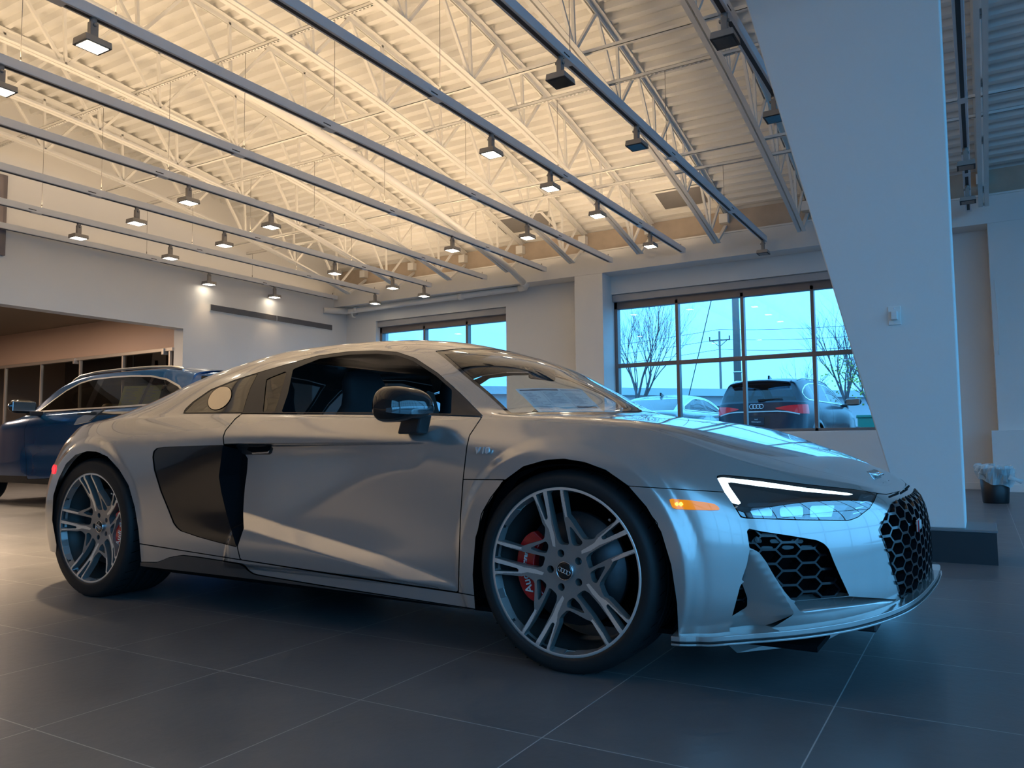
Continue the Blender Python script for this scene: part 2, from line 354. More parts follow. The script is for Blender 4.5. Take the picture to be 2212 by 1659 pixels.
# strip coloured brown as the shade of the open gap between deck and wall head
struct(MB().box((XL, 9.62, 4.1), (XR, 9.83, 4.52)).build('trim_gap_shade', noise_tint(mat('wall_head_shadow', (0.50, 0.42, 0.34), 0.9), 5, 0.2)))
JX = [-1.014, -2.307, -3.61, -4.885, -6.2, -7.523, -8.80, -10.109, 1.352, 0.16, 2.65, 3.95]
def joist_meshes():
    ys = list(np.linspace(-7.6, 9.1, 30)); S = 0.052
    b = MB()
    for sx in (-1, 1):
        for y0, y1 in zip(ys, ys[1:]):
            # angle: horizontal leg + vertical leg
            v = []
            for y in (y0, y1):
                z = zb(y); v += [(sx*0.010, y, z), (sx*(0.010+S), y, z), (sx*(0.010+S), y, z+0.006), (sx*0.016, y, z+0.006), (sx*0.016, y, z+S), (sx*0.010, y, z+S)]
            b.add(v, [(k, (k+1) % 6, 6+(k+1) % 6, 6+k) for k in range(6)])
        for y in (ys[0], ys[-1]):
            z = zb(y); b.add([(sx*0.010, y, z), (sx*(0.010+S), y, z), (sx*(0.010+S), y, z+0.006), (sx*0.016, y, z+0.006), (sx*0.016, y, z+S), (sx*0.010, y, z+S)], [(0, 1, 2, 3), (0, 3, 4, 5)])
    t = MB(); ys2 = list(np.linspace(-7.9, 9.95, 30))
    for sx in (-1, 1):
        for y0, y1 in zip(ys2, ys2[1:]):
            v = []
            for y in (y0, y1):
                z = zb(y)+DEP; v += [(sx*0.010, y, z), (sx*0.07, y, z), (sx*0.07, y, z-0.006), (sx*0.016, y, z-0.006), (sx*0.016, y, z-0.06), (sx*0.010, y, z-0.06)]
            t.add(v, [(k, (k+1) % 6, 6+(k+1) % 6, 6+k) for k in range(6)])
    seat = MB().bar((0, 9.1, zb(9.1)+0.03), (0, 9.75, zb(9.75)+DEP-0.12), 0.05, 0.04).box((-0.07, 9.5, zb(9.75)+DEP-0.17), (0.07, 9.95, zb(9.75)+DEP-0.02))
    return b.mesh('bottom_chord'), t.mesh('top_chord'), seat.mesh('bearing_seat')
bc_me, tc_me, st_me = joist_meshes()
for me in (bc_me, tc_me, st_me): me.materials.append(M_white)
def web(y0, top0, y1, top1, w):
    p = (0, y0, zb(y0)+(DEP-0.03 if top0 else 0.03)); q = (0, y1, zb(y1)+(DEP-0.03 if top1 else 0.03))
    me = MB().bar(p, q, w, w, up=(1, 0, 0)).mesh('web'); me.materials.append(M_white); return me
nodes_y = [y for y in np.arange(8.75, -4.2, -1.19)]
WEB = []
for y in nodes_y:
    WEB += [('web_diagonal', web(y+0.02, False, y+0.56, True, 0.034)), ('web_vertical', web(y, False, y-0.04, True, 0.032)), ('web_diagonal', web(y-0.03, False, y-0.60, True, 0.034))]
JL = ['roof joist ending above the right half of the big window', 'second roof joist left of the slanted column', 'roof joist ending over the wall pier', 'roof joist ending just left of the wall pier', 'roof joist carrying the sprinkler pipe alongside', 'roof joist over the left window', 'third roof joist from the left wall', 'second roof joist from the left wall', 'roof joist at the upper right beyond the column', 'roof joist hidden behind the slanted column', 'roof joist at the far right over the panel', 'roof joist farthest right near the glazing']
for x, lab in zip(JX[:9], JL):
    e = empty('roof_joist', (x, 0, 0), 0, 'white open-web '+lab, 'joist', 'open-web roof joists')
    link('bottom_chord', bc_me, e); link('top_chord', tc_me, e); link('bearing_seat', st_me, e)
    for nm, me in WEB: link(nm, me, e)
# perforated struts lying across the bottom chords
def strut(y, lab):
    x0, x1 = XL, 2.2; z = zb(y)+0.055; mb = MB(); hole = 0.028; pit = 0.05; w = 0.042
    n = int((x1-x0)/pit)
    mb.box((x0, y-w/2, z), (x1, y-0.008, z+0.004)); mb.box((x0, y+0.008, z), (x1, y+w/2, z+0.004))
    for k in range(n): mb.box((x0+k*pit, y-0.0081, z), (x0+k*pit+pit-hole, y+0.0081, z+0.004))
    mb.box((x0, y-w/2, z), (x1, y-w/2+0.003, z+0.04)); mb.box((x0, y+w/2-0.003, z), (x1, y+w/2, z+0.04))
    mb.box((x0, y-w/2, z+0.036), (x1, y+w/2, z+0.04), 1)
    o = mb.build('slotted_strut', [M_white, M_dark]); tag(o, lab, 'strut', 'slotted struts across the joists'); return o
STY = [(2.47, 'nearest slotted white strut crossing the roof joists'), (4.82, 'middle slotted white strut crossing the roof joists'), (7.05, 'far slotted white strut near the window wall')]
for y, lab in STY: strut(y, lab)
for y, lab in ((4.18, 'plain white bridging bar between the near two slotted struts'), (6.65, 'plain white bridging bar just before the far slotted strut')):
    o = MB().box((XL, y-0.02, zb(y)+0.055), (2.2, y+0.02, zb(y)+0.06)).box((XL, y-0.02, zb(y)+0.055), (2.2, y-0.015, zb(y)+0.095)).build('bridging_bar', M_white); tag(o, lab, 'bar', 'bridging bars across the joists')
# roof vents set flush in the deck
for x0, x1, y0, y1, lab in ((-3.2, -2.45, 8.75, 9.25, 'square grey vent panel in the roof above the big window'), (-6.3, -5.3, 8.7, 9.2, 'square grey vent panel in the roof over the pipe elbow')):
    z = zb((y0+y1)/2)+DEP-0.02
    o = MB().add([(x0, y0, zb(y0)+DEP), (x1, y0, zb(y0)+DEP), (x1, y1, zb(y1)+DEP), (x0, y1, zb(y1)+DEP)], [(0, 1, 2, 3)]).build('roof_vent', M_grille, fix=False); tag(o, lab, 'vent')
    mb = MB(); 
    for a, b in (((x0-.06, y0-.05), (x1+.06, y0)), ((x0-.06, y1), (x1+.06, y1+.05)), ((x0-.06, y0), (x0, y1)), ((x1, y0), (x1+.06, y1))):
        mb.add([(a[0], a[1], zb(a[1])+DEP-.004), (b[0], a[1], zb(a[1])+DEP-.004), (b[0], b[1], zb(b[1])+DEP-.004), (a[0], b[1], zb(b[1])+DEP-.004)], [(0, 1, 2, 3)])
    mb.build('vent_frame', M_white, o, fix=False)
# sprinkler main along joist -6.2, elbow to the wall run, hangers
pp = empty('sprinkler_pipe', (-6.05, 9.2, 3.66), 0, 'white sprinkler pipe turning along the wall under the beam', 'pipe')
def rel(o, pts): 
    L = o.location; return [(x-L.x, y-L.y, z-L.z) for x, y, z in pts]
ys = np.linspace(-2, 9.0, 14)
MB().tube(rel(pp, [(-6.06, y, zb(y)-0.03) for y in ys]+[(-6.06, 9.45, 3.70)]), 0.055, 14).build('pipe_run', M_white, pp)
MB().tube(rel(pp, [(-6.06, 9.40, 3.715), (-6.06, 9.52, 3.69), (-6.12, 9.58, 3.665), (-6.25, 9.60, 3.66)]), 0.068, 14).build('pipe_elbow', M_white, pp)
MB().tube(rel(pp, [(-6.1, 9.60, 3.655), (-10.55, 9.60, 3.62), (-10.75, 9.56, 3.62)]), 0.052, 14).build('pipe_run', M_white, pp)
for x in (-7.6, -10.35): MB().tube(rel(pp, [(x-.05, 9.60, 3.64), (x+.05, 9.60, 3.64)]), 0.066, 14).build('pipe_coupling', M_white, pp)
MB().tube(rel(pp, [(-7.9, 9.60, 3.64), (-7.9, 9.60, 3.82)]), 0.008, 6).tube(rel(pp, [(-10.5, 9.60, 3.6), (-10.5, 9.64, 3.5), (-10.5, 9.72, 3.5), (-10.5, 9.8, 3.6)]), 0.02, 8).build('pipe_hanger', M_white, pp)
MB().tube(rel(pp, [(-10.6, 9.6, 3.62), (-10.84, 9.1, 3.60)]), 0.062, 14).build('pipe_elbow', M_white, pp)
# ---------------------------------------------------------------- slanted column on its dark plinth
col = MB(); y0, y1 = 2.20, 2.62
poly = [(0.735, 0.20), (1.068, 0.20), (1.072, 6.1), (-0.62, 6.1), (0.30, 2.3)]
poly = [(0.745, 0.20), (1.068, 0.20), (1.075, 5.6), (-0.535, 5.6)]
o = MB().prism(poly, 1, y0, y1).build('slanted_column', M_wall, bevel=0.008); tag(o, 'tapering slanted white column standing on a dark plinth', 'column')
M_plinth = noise_tint(mat('plinth_dark', (0.014, 0.017, 0.022), 0.5), 8, 0.15)
pl = MB().box((-0.30, 2.17, 0), (1.223, 2.68, 0.185)).build('column_plinth', M_plinth); tag(pl, 'dark rectangular plinth under the slanted column', 'plinth')
MB().box((-0.31, 2.165, 0.185), (1.228, 2.69, 0.20)).build('plinth_cap', noise_tint(mat('plinth_cap', (0.16, 0.17, 0.18), 0.35), 8, 0.1), pl, 0.003)
sw = MB().box((0.703, 2.192, 1.447), (0.776, 2.2005, 1.565)).build('wall_switch', M_white, bevel=0.003); tag(sw, 'white wall switch plate on the slanted column', 'switch')
MB().box((0.721, 2.165, 1.478), (0.757, 2.193, 1.532)).build('sensor_button', M_white, sw, 0.004)
for z in (1.46, 1.55): MB().lathe([(0.0001, -0.002), (0.004, -0.002), (0.004, 0)], 10, 'y', (0.739, 2.192, z)).build('screw', M_track, sw)
mb = MB()
for z in (1.500, 1.512): mb.box((0.729, 2.1642, z), (0.749, 2.1652, z+0.004))
mb.build('button_print', M_track, sw)
cordm = MB().tube([(1.43, 9.38, 2.9), (1.455, 9.37, 2.35), (1.445, 9.37, 2.0), (1.44, 9.37, 1.9)], 0.006, 6); o = cordm.build('blind_cord', M_white); tag(o, 'thin white cord hanging on the far right wall corner', 'cord')
MB().tube([(1.44, 9.37, 1.92), (1.44, 9.37, 1.86)], 0.010, 8).build('cord_pull', M_white, o)
# ---------------------------------------------------------------- waste bin with a loose clear liner
bn = empty('waste_bin', (1.285, 7.26, 0), 0, 'black waste bin with a crumpled clear bag beside the white panel', 'bin')
M_black = noise_tint(mat('black_plastic', (0.012, 0.012, 0.014), 0.45), 10, 0.2)
MB().lathe([(0.0001, 0.0), (0.125, 0.0), (0.13, 0.01), (0.155, 0.385), (0.148, 0.385), (0.125, 0.02), (0.0001, 0.02)], 32).build('bin_body', M_black, bn)
def bag():
    v = []; f = []; n = 56; rows = [(0.150, 0.25), (0.168, 0.235), (0.178, 0.29), (0.187, 0.34), (0.187, 0.39), (0.175, 0.42), (0.15, 0.42), (0.13, 0.37), (0.11, 0.28)]
    for i, (r, z) in enumerate(rows):
        for k in range(n):
            t = 2*math.pi*k/n; w = 0.012*math.sin(7*t+i)+0.008*math.sin(13*t-2*i)+0.007*random.uniform(-1, 1)
            dz = 0.05*math.cos(t-2.7)*(1 if i < 3 else 0.25)
            v.append(((r+w)*math.cos(t), (r+w)*math.sin(t), z+dz+0.012*math.sin(5*t+i)))
    for i in range(len(rows)-1):
        for k in range(n): f.append((i*n+k, i*n+(k+1) % n, (i+1)*n+(k+1) % n, (i+1)*n+k))
    mb = MB().add(v, f, 0, False)
    # knotted tail of the bag
    mb.tube([(0.13, -0.15, 0.30), (0.20, -0.14, 0.27), (0.25, -0.12, 0.25)], [0.035, 0.02, 0.03], 10)
    return mb
m = bpy.data.materials.new('clear_bag'); m.use_nodes = True; n_, l_ = nodes(m); n_.remove(n_['Principled BSDF'])
tr = n_.new('ShaderNodeBsdfTransparent'); df = n_.new('ShaderNodeBsdfPrincipled'); df.inputs['Base Color'].default_value = (0.75, 0.85, 0.88, 1); df.inputs['Roughness'].default_value = 0.15
mx = n_.new('ShaderNodeMixShader'); mx.inputs[0].default_value = 0.42; l_.new(tr.outputs[0], mx.inputs[1]); l_.new(df.outputs[0], mx.inputs[2]); l_.new(mx.outputs[0], n_['Material Output'].inputs[0])
bag().build('bin_bag', m, bn, fix=False)
# ================================================================== LIGHT TRACKS AND FLOODS
UP_W, FLOOD_W = 55.0, 150.0
WARM = (1.0, 0.71, 0.42)
ZT = 3.85
TX = [(-1.619, 9.35), (-2.947, 9.35), (-4.251, 9.35), (-5.567, 9.35), (-6.859, 9.35), (-8.182, 9.35), (-9.528, 9.35), (-10.70, 9.35), (-0.30, 8.9), (1.17, 9.2)]
TL = ['first grey light track left of the slanted column, over the coupe', 'second grey light track left of the slanted column', 'third grey light track left of the slanted column', 'grey light track crossing the middle of the ceiling', 'fourth grey light track from the left wall', 'third grey light track from the left wall', 'second grey light track from the left wall', 'grey light track nearest the left wall', 'grey light track passing behind the slanted column', 'grey light track at the far right edge']
M_lampglow = emit('lamp_glow', (1.0, 0.86, 0.66), 14.0)
M_lampoff = mat('lamp_glass_off', (0.02, 0.03, 0.04), 0.06, 0.0, spec=1.0)
M_house = noise_tint(mat('lamp_housing', (0.33, 0.31, 0.29), 0.45, 0.3), 6, 0.05)
M_cable = mat('steel_cable', (0.25, 0.24, 0.23), 0.4, 0.8)
for i, ((x, ye), lab) in enumerate(zip(TX, TL)):
    y0 = -6.5
    o = MB().prism([(-0.04, 0.0), (0.04, 0.0), (0.04, 0.085), (-0.04, 0.085)], 1, y0, ye).build('light_track', M_track, bevel=0.004)
    # dark slot along the underside with joint covers
    o.location = (x, 0, ZT); tag(o, lab, 'light track', 'suspended light tracks')
    mb = MB(); segs = [-6.4, -2.9, -0.3, 2.4, 5.0, 7.4, ye-0.05]
    for a, b in zip(segs, segs[1:]): mb.box((-0.017, a+0.06, -0.002), (0.017, b-0.06, 0.004))
    mb.build('track_slot', M_dark, o)
    for a in segs[1:-1]:
        mb = MB().box((-0.042, a-0.07, -0.003), (0.042, a+0.07, 0.002)); mb.build('joint_cover', M_track, o)
        MB().box((0.0405, a-0.12, 0.02), (0.0425, a-0.02, 0.03)).build('joint_slot', M_dark, o)
    for y in (0.15, 2.47, 4.82, 7.05, ye-0.12):
        MB().tube([(0, y, 0.085), (0, y, 0.13)], 0.007, 8).tube([(0, y, 0.12), (0, y, zb(y)+0.052-ZT)], 0.0028, 5).build('hanger_cable', M_cable, o)
    if 1 <= i <= 7:   # these carry an up-light lip along the top
        MB().box((-0.025, y0, 0.0855), (0.025, ye-0.1, 0.088)).build('uplight_strip', emit('uplight_glow', WARM, 2.0), o)
        area('uplight', (x, (y0+ye)/2, ZT+0.10), (R(180), 0, 0), 0.06, ye-y0-0.6, UP_W*(.03 if i == 7 else .8 if i == 6 else 1), WARM)
def lamp_head(on):
    e = bpy.data.objects.new('track_floodlight', None); COL.objects.link(e)
    MB().lathe([(0.0001, 0), (0.026, 0), (0.026, -0.05), (0.0001, -0.05)], 20).build('track_adapter', M_house, e)
    MB().box((-0.022, -0.03, -0.165), (0.022, 0.03, -0.035)).build('stem', M_house, e, 0.003)
    MB().lathe([(0.0001, 0), (0.013, 0), (0.013, 0.012), (0.0001, 0.012)], 12, 'x', (0.022, 0.0, -0.055)).build('tilt_knob', M_house, e)
    MB().box((-0.04, -0.014, -0.062), (-0.02, 0.014, -0.045)).build('tilt_tab', M_house, e)
    MB().prism([(-0.080, -0.165), (0.080, -0.165), (0.088, -0.215), (-0.088, -0.215)], 1, -0.098, 0.098).build('lamp_housing', M_house, e, 0.004)
    MB().box((-0.087, -0.097, -0.2165), (0.087, 0.097, -0.2152)).build('lamp_bezel', M_dark, e)
    MB().box((-0.070, -0.080, -0.2185), (0.070, 0.080, -0.2168)).build('lamp_lens', M_lampglow if on else M_lampoff, e)
    return e
LAMPS = [  # track, y, lit, label
 (0, 2.29, 0, 'unlit grey floodlight nearest the viewer on the first track left of the column'), (0, 3.94, 0, 'unlit floodlight with blue glint on the first track left of the column'), (0, 9.22, 0, 'unlit floodlight at the wall end of the first track left of the column'),
 (1, 3.35, 1, 'lit floodlight nearest the viewer on the second track left of the column'), (1, 4.62, 1, 'lit floodlight second from the viewer on the second track left of the column'), (1, 5.92, 1, 'lit floodlight third from the viewer on the second track left of the column'), (1, 7.81, 1, 'lit floodlight farthest on the second track left of the column'),
 (2, -0.02, 1, 'large lit floodlight in the upper left corner of the view'), (2, 6.38, 1, 'lit floodlight halfway along the third track left of the column'),
 (3, 0.0, 1, 'lit floodlight cut by the left edge of the view'), (3, 6.40, 1, 'lit floodlight far along the track crossing the middle of the ceiling'),
 (4, 2.75, 1, 'nearer lit floodlight on the fourth track from the left wall'), (4, 4.03, 1, 'farther lit floodlight on the fourth track from the left wall'),
 (5, 2.96, 1, 'nearest of five lit floodlights on the third track from the left wall'), (5, 4.35, 1, 'second of five lit floodlights on the third track from the left wall'), (5, 6.64, 1, 'third of five lit floodlights on the third track from the left wall'), (5, 8.18, 1, 'fourth of five lit floodlights on the third track from the left wall'), (5, 9.15, 1, 'last of five lit floodlights on the third track from the left wall'),
 (6, 2.98, 1, 'nearest lit floodlight on the second track from the left wall'), (6, 4.43, 1, 'middle lit floodlight on the second track from the left wall'), (6, 9.25, 1, 'lit floodlight in the corner on the second track from the left wall'),
 (7, 6.07, 1, 'nearer lit floodlight on the track nearest the left wall'), (7, 7.61, 1, 'farther lit floodlight on the track nearest the left wall'),
 (8, 2.348, 0, 'large unlit floodlight beside the top of the slanted column'), (8, 3.962, 0, 'smaller unlit floodlight beside the slanted column'),
 (9, 6.39, 0, 'upper unlit floodlight at the far right of the view'), (9, 7.85, 0, 'lower unlit floodlight at the far right of the view')]
protos = {}
for t, y, on, lab in LAMPS:
    if on not in protos: e = protos[on] = lamp_head(on)
    else: e = copy_tree(protos[on])
    e.location = (TX[t][0], y, ZT); tag(e, lab, 'floodlight', 'track floodlights')
    if on:
        l = bpy.data.lights.new('flood_or_fill', 'SPOT'); l.energy = FLOOD_W*(.07 if t == 7 else {(2, -0.02): 5.5, (3, 0.0): 3}.get((t, y), 1)); l.color = WARM; l.spot_size = R(74); l.spot_blend = 0.8; l.shadow_soft_size = 0.07
        o = bpy.data.objects.new('flood_or_fill_beam', l); COL.objects.link(o); o.location = (TX[t][0], y, ZT-0.23)
# added warm fill: unseen spots behind and left brighten the car side and floor
for x, y, k in ((-6.86, -1.5, 2), (-8.2, 0.3, 1), (-5.57, -2.3, 2.5), (-2.95, -4.0, 2.5), (-1.62, -5.2, 2.5), (-0.3, -6.2, 2), (-4.25, -3.2, 2.5), (-8.2, -4.0, 1)):
    l = bpy.data.lights.new('flood_or_fill', 'SPOT'); l.energy = FLOOD_W*k; l.color = WARM; l.spot_size = R(74); l.spot_blend = 0.8; l.shadow_soft_size = 0.07
    o = bpy.data.objects.new('flood_or_fill_beam', l); COL.objects.link(o); o.location = (x, y, ZT-0.23)
# ================================================================== SURFACE TOOLS FOR CAR BODIES
def proj_w(P):
    d = np.asarray(P, float)-CAM; z = d@CF
    return np.stack([W/2+F*(d@CR)/z, H/2-F*(d@CU)/z], -1)
def ray_w(x, y): return CF+(x-W/2)/F*CR-(y-H/2)/F*CU
class Frame:
    """car frame: x forward, y left, z up; placed in the room by a yaw and an origin"""
    def __init__(s, yaw, org=(0, 0, 0)): s.c, s.s, s.o = math.cos(yaw), math.sin(yaw), np.array(org, float)
    def w(s, P):
        P = np.asarray(P, float); return np.stack([s.c*P[..., 0]-s.s*P[..., 1], s.s*P[..., 0]+s.c*P[..., 1], P[..., 2]], -1)+s.o
    def px(s, P): return proj_w(s.w(P))
    def at(s, x, y, Y):
        """point of the photographed sight line where it meets the car plane y=Y"""
        d = ray_w(x, y); d = np.array([s.c*d[0]+s.s*d[1], -s.s*d[0]+s.c*d[1], d[2]]); q = CAM-s.o
        q = np.array([s.c*q[0]+s.s*q[1], -s.s*q[0]+s.c*q[1], q[2]]); return q+(Y-q[1])/d[1]*d
def pchip(x, y, xi):
    x = np.array(x, float); y = np.array(y, float); xi = np.atleast_1d(np.asarray(xi, float))
    h = np.diff(x); d = np.diff(y)/h; m = np.zeros(len(x))
    if len(x) > 2: m[1:-1] = (d[:-1]*h[1:]+d[1:]*h[:-1])/(h[:-1]+h[1:])
    m[0] = d[0]; m[-1] = d[-1]
    k = np.clip(np.searchsorted(x, xi)-1, 0, len(h)-1); t = (xi-x[k])/h[k]
    return (1+2*t)*(1-t)**2*y[k]+t*(1-t)**2*h[k]*m[k]+t*t*(3-2*t)*y[k+1]+t*t*(t-1)*h[k]*m[k+1]
def basis(n, t):
    """uniform cubic B-spline weights on the extended net (n+2 points)"""
    t = np.clip(np.asarray(t, float), 0, n-1); k = np.minimum(t.astype(int), n-2); f = t-k
    B = np.zeros((len(t), n+2)); r = np.arange(len(t))
    B[r, k] = (1-f)**3/6; B[r, k+1] = (3*f**3-6*f**2+4)/6; B[r, k+2] = (-3*f**3+3*f**2+3*f+1)/6; B[r, k+3] = f**3/6
    return B
class Net:
    """tensor B-spline skin through a control table [station][row] of (x, half width, height); closes on the centre plane"""
    def __init__(s, P, ulo=True, uhi=True, vhi=True, it=3):
        s.P = np.array(P, float); s.flags = (ulo, uhi, vhi); C = s.P.copy(); nu, nv = C.shape[:2]
        for _ in range(it): s.C = C; C = C+(s.P-s.ev(np.arange(nu), np.arange(nv)))
        s.C = C
    def ev(s, u, v):
        C = s.C; M_ = np.array([1, -1, 1.0]); ulo, uhi, vhi = s.flags
        lo = C[1]*M_ if ulo else 2*C[0]-C[1]; hi = C[-2]*M_ if uhi else 2*C[-1]-C[-2]
        C = np.concatenate([lo[None], C, hi[None]])
        a = 2*C[:, 0]-C[:, 1]; b = C[:, -2]*M_ if vhi else 2*C[:, -1]-C[:, -2]
        C = np.concatenate([a[:, None], C, b[:, None]], 1)
        return np.einsum('ui,ijk,vj->uvk', basis(len(C)-2, u), C, basis(C.shape[1]-2, v))
def grid_mesh(G, ug, vg, flip=True):
    """G (nu,nv,3) in car frame -> V [x,y,z,nx,ny,nz,u,v], triangles, outward normals"""
    nu, nv = G.shape[:2]
    du = np.gradient(G, axis=0); dv = np.gradient(G, axis=1); N = np.cross(du, dv); L = np.linalg.norm(N, axis=-1, keepdims=True); N = N/np.maximum(L, 1e-9)
    if flip: N = -N
    V = np.concatenate([G, N, np.broadcast_to(np.asarray(ug, float)[:, None, None], (nu, nv, 1)), np.broadcast_to(np.asarray(vg, float)[None, :, None], (nu, nv, 1))], -1).reshape(-1, 8)
    i = (np.arange(nu-1)[:, None]*nv+np.arange(nv-1)[None, :]).ravel(); q = np.stack([i, i+nv, i+nv+1, i+1], 1)
    if flip: q = q[:, ::-1]
    T = np.concatenate([q[:, [0, 1, 2]], q[:, [0, 2, 3]]]); return V, T
def clip(V, T, d):
    """keep the part of the triangle mesh where the vertex field d > 0 (edges are cut on d = 0)"""
    pos = d > 0; c = pos[T].sum(1); keep = T[c == 3]; out = [keep]; Vn = [V]; base = len(V)
    cut = T[(c == 1) | (c == 2)]
    if len(cut):
        p = pos[cut]; one = p.sum(1) == 1
        lone = np.where(one, p.argmax(1), (~p).argmax(1)); r = np.arange(len(cut))
        a = cut[r, lone]; b = cut[r, (lone+1) % 3]; e = cut[r, (lone+2) % 3]
        def edge(i, j):
            lo = np.minimum(i, j); hi = np.maximum(i, j); return np.stack([lo, hi], 1)
        E = np.concatenate([edge(a, b), edge(a, e)]); U, inv = np.unique(E, axis=0, return_inverse=True); inv = inv.ravel()
        t = (d[U[:, 0]]/(d[U[:, 0]]-d[U[:, 1]]))[:, None]; t = np.clip(t, 1e-4, 1-1e-4)
        Vn.append(V[U[:, 0]]*(1-t)+V[U[:, 1]]*t); ab = inv[:len(a)]+base; ae = inv[len(a):]+base
        o = one
        out += [np.stack([a, ab, ae], 1)[o], np.stack([ab, b, e], 1)[~o], np.stack([ab, e, ae], 1)[~o]]
    T2 = np.concatenate(out); V2 = np.concatenate(Vn)
    used, inv = np.unique(T2, return_inverse=True); return V2[used], inv.reshape(-1, 3)
def sdp(P, poly):
    """signed distance to a closed polygon, positive inside"""
    P = np.asarray(P, float); poly = np.asarray(poly, float); A = poly; B = np.roll(poly, -1, 0); out = np.full(len(P), 1e18); ins = np.zeros(len(P), bool)
    for a, b in zip(A, B):
        ab = b-a; L = ab@ab
        if L < 1e-12: continue
        t = np.clip(((P-a)@ab)/L, 0, 1); q = P-a-t[:, None]*ab; out = np.minimum(out, (q*q).sum(1))
        if a[1] != b[1]:
            c = (a[1] > P[:, 1]) != (b[1] > P[:, 1]); x = (b[0]-a[0])*(P[:, 1]-a[1])/(b[1]-a[1])+a[0]; ins ^= c & (P[:, 0] < x)
    return np.where(ins, 1, -1)*np.sqrt(out)
def emit_mesh(name, V, T, m, parent, mirror='none', off=0.0, solid=0.0, smooth=True):
    """Blender object from V,T in the car frame; mirror 'both' joins the reflected half, 'only' builds just that half"""
    if len(T) == 0: return None
    X = V[:, :3]+V[:, 3:6]*off; N = V[:, 3:6]; Fx = T
    flipm = np.array([1, -1, 1.0])
    if mirror == 'both': X, N, Fx = np.concatenate([X, X*flipm]), np.concatenate([N, N*flipm]), np.concatenate([T, T[:, ::-1]+len(V)])
    elif mirror == 'only': X, N, Fx = X*flipm, N*flipm, T[:, ::-1]
    me = bpy.data.meshes.new(name); me.vertices.add(len(X)); me.vertices.foreach_set('co', X.astype(np.float32).ravel())
    me.loops.add(Fx.size); me.loops.foreach_set('vertex_index', Fx.astype(np.int32).ravel())
    me.polygons.add(len(Fx)); me.polygons.foreach_set('loop_start', np.arange(0, Fx.size, 3, dtype=np.int32)); me.polygons.foreach_set('loop_total', np.full(len(Fx), 3, np.int32))
    me.update(calc_edges=True); me.validate()
    me.polygons.foreach_set('use_smooth', np.full(len(me.polygons), smooth))
    if not solid and smooth and len(me.vertices) == len(X): me.normals_split_custom_set_from_vertices(N.astype(np.float32))
    o = link(name, me, parent, m)
    if solid:
        k = o.modifiers.new('thickness', 'SOLIDIFY'); k.thickness = solid; k.offset = -1.0; k.use_even_offset = True
    return o
def both(name, V, T, m, parent, **k):
    """near-side part and its mirror twin as two parts"""
    a = emit_mesh(name, V, T, m, parent, 'none', **k); b = emit_mesh(name, V, T, m, parent, 'only', **k); return a, b
# ================================================================== THE SILVER COUPE
FR = Frame(-0.0137229)
car = empty('sports_car', (0, 0, 0), -0.0137229, 'silver two-door coupe with red brake calipers in the foreground', 'car')
def paint(name, col, flake=0.10, metal=0.75, rough=0.30, coat=1.0):
    m = mat(name, col, rough, metal, coat); n, l = nodes(m); b = n['Principled BSDF']
    g = n.new('ShaderNodeNewGeometry'); v = n.new('ShaderNodeTexNoise'); v.inputs['Scale'].default_value = 900; v.inputs['Detail'].default_value = 1; l.new(g.outputs['Position'], v.inputs['Vector'])
    mr = n.new('ShaderNodeMapRange'); mr.inputs[3].default_value = rough-flake; mr.inputs[4].default_value = rough+flake; l.new(v.outputs[0], mr.inputs[0]); l.new(mr.outputs[0], b.inputs['Roughness'])
    return m
M_paint = paint('silver_paint', (0.47, 0.452, 0.435), .03, .65, .22)
M_gloss = mat('gloss_black', (0.008, 0.008, 0.009), 0.08, 0.0, 0.5)
M_satin = noise_tint(mat('satin_black', (0.018, 0.018, 0.020), 0.42), 30, 0.2)
M_void = mat('deep_black', (0.004, 0.004, 0.005), 0.8, spec=0.1)
M_grillb = mat('grille_black', (0.010, 0.010, 0.012), 0.25, 0.0, 0.3)
M_chrome = mat('chrome', (0.80, 0.80, 0.82), 0.12, 1.0)
M_skirt = noise_tint(mat('dark_skirt', (0.10, 0.09, 0.085), 0.35, 0.5), 20, 0.1)
M_sglass = glass('side_glass', (0.34, 0.40, 0.40), 1.5)
M_wglass = glass('wind_glass', (0.78, 0.84, 0.84), 1.45)
XS = [-3.0, -2.65, -2.3, -2.05, -1.8, -1.6, -1.3, -1.0, -.8, -.6, -.45, -.3, -.15, 0, .15, .3]
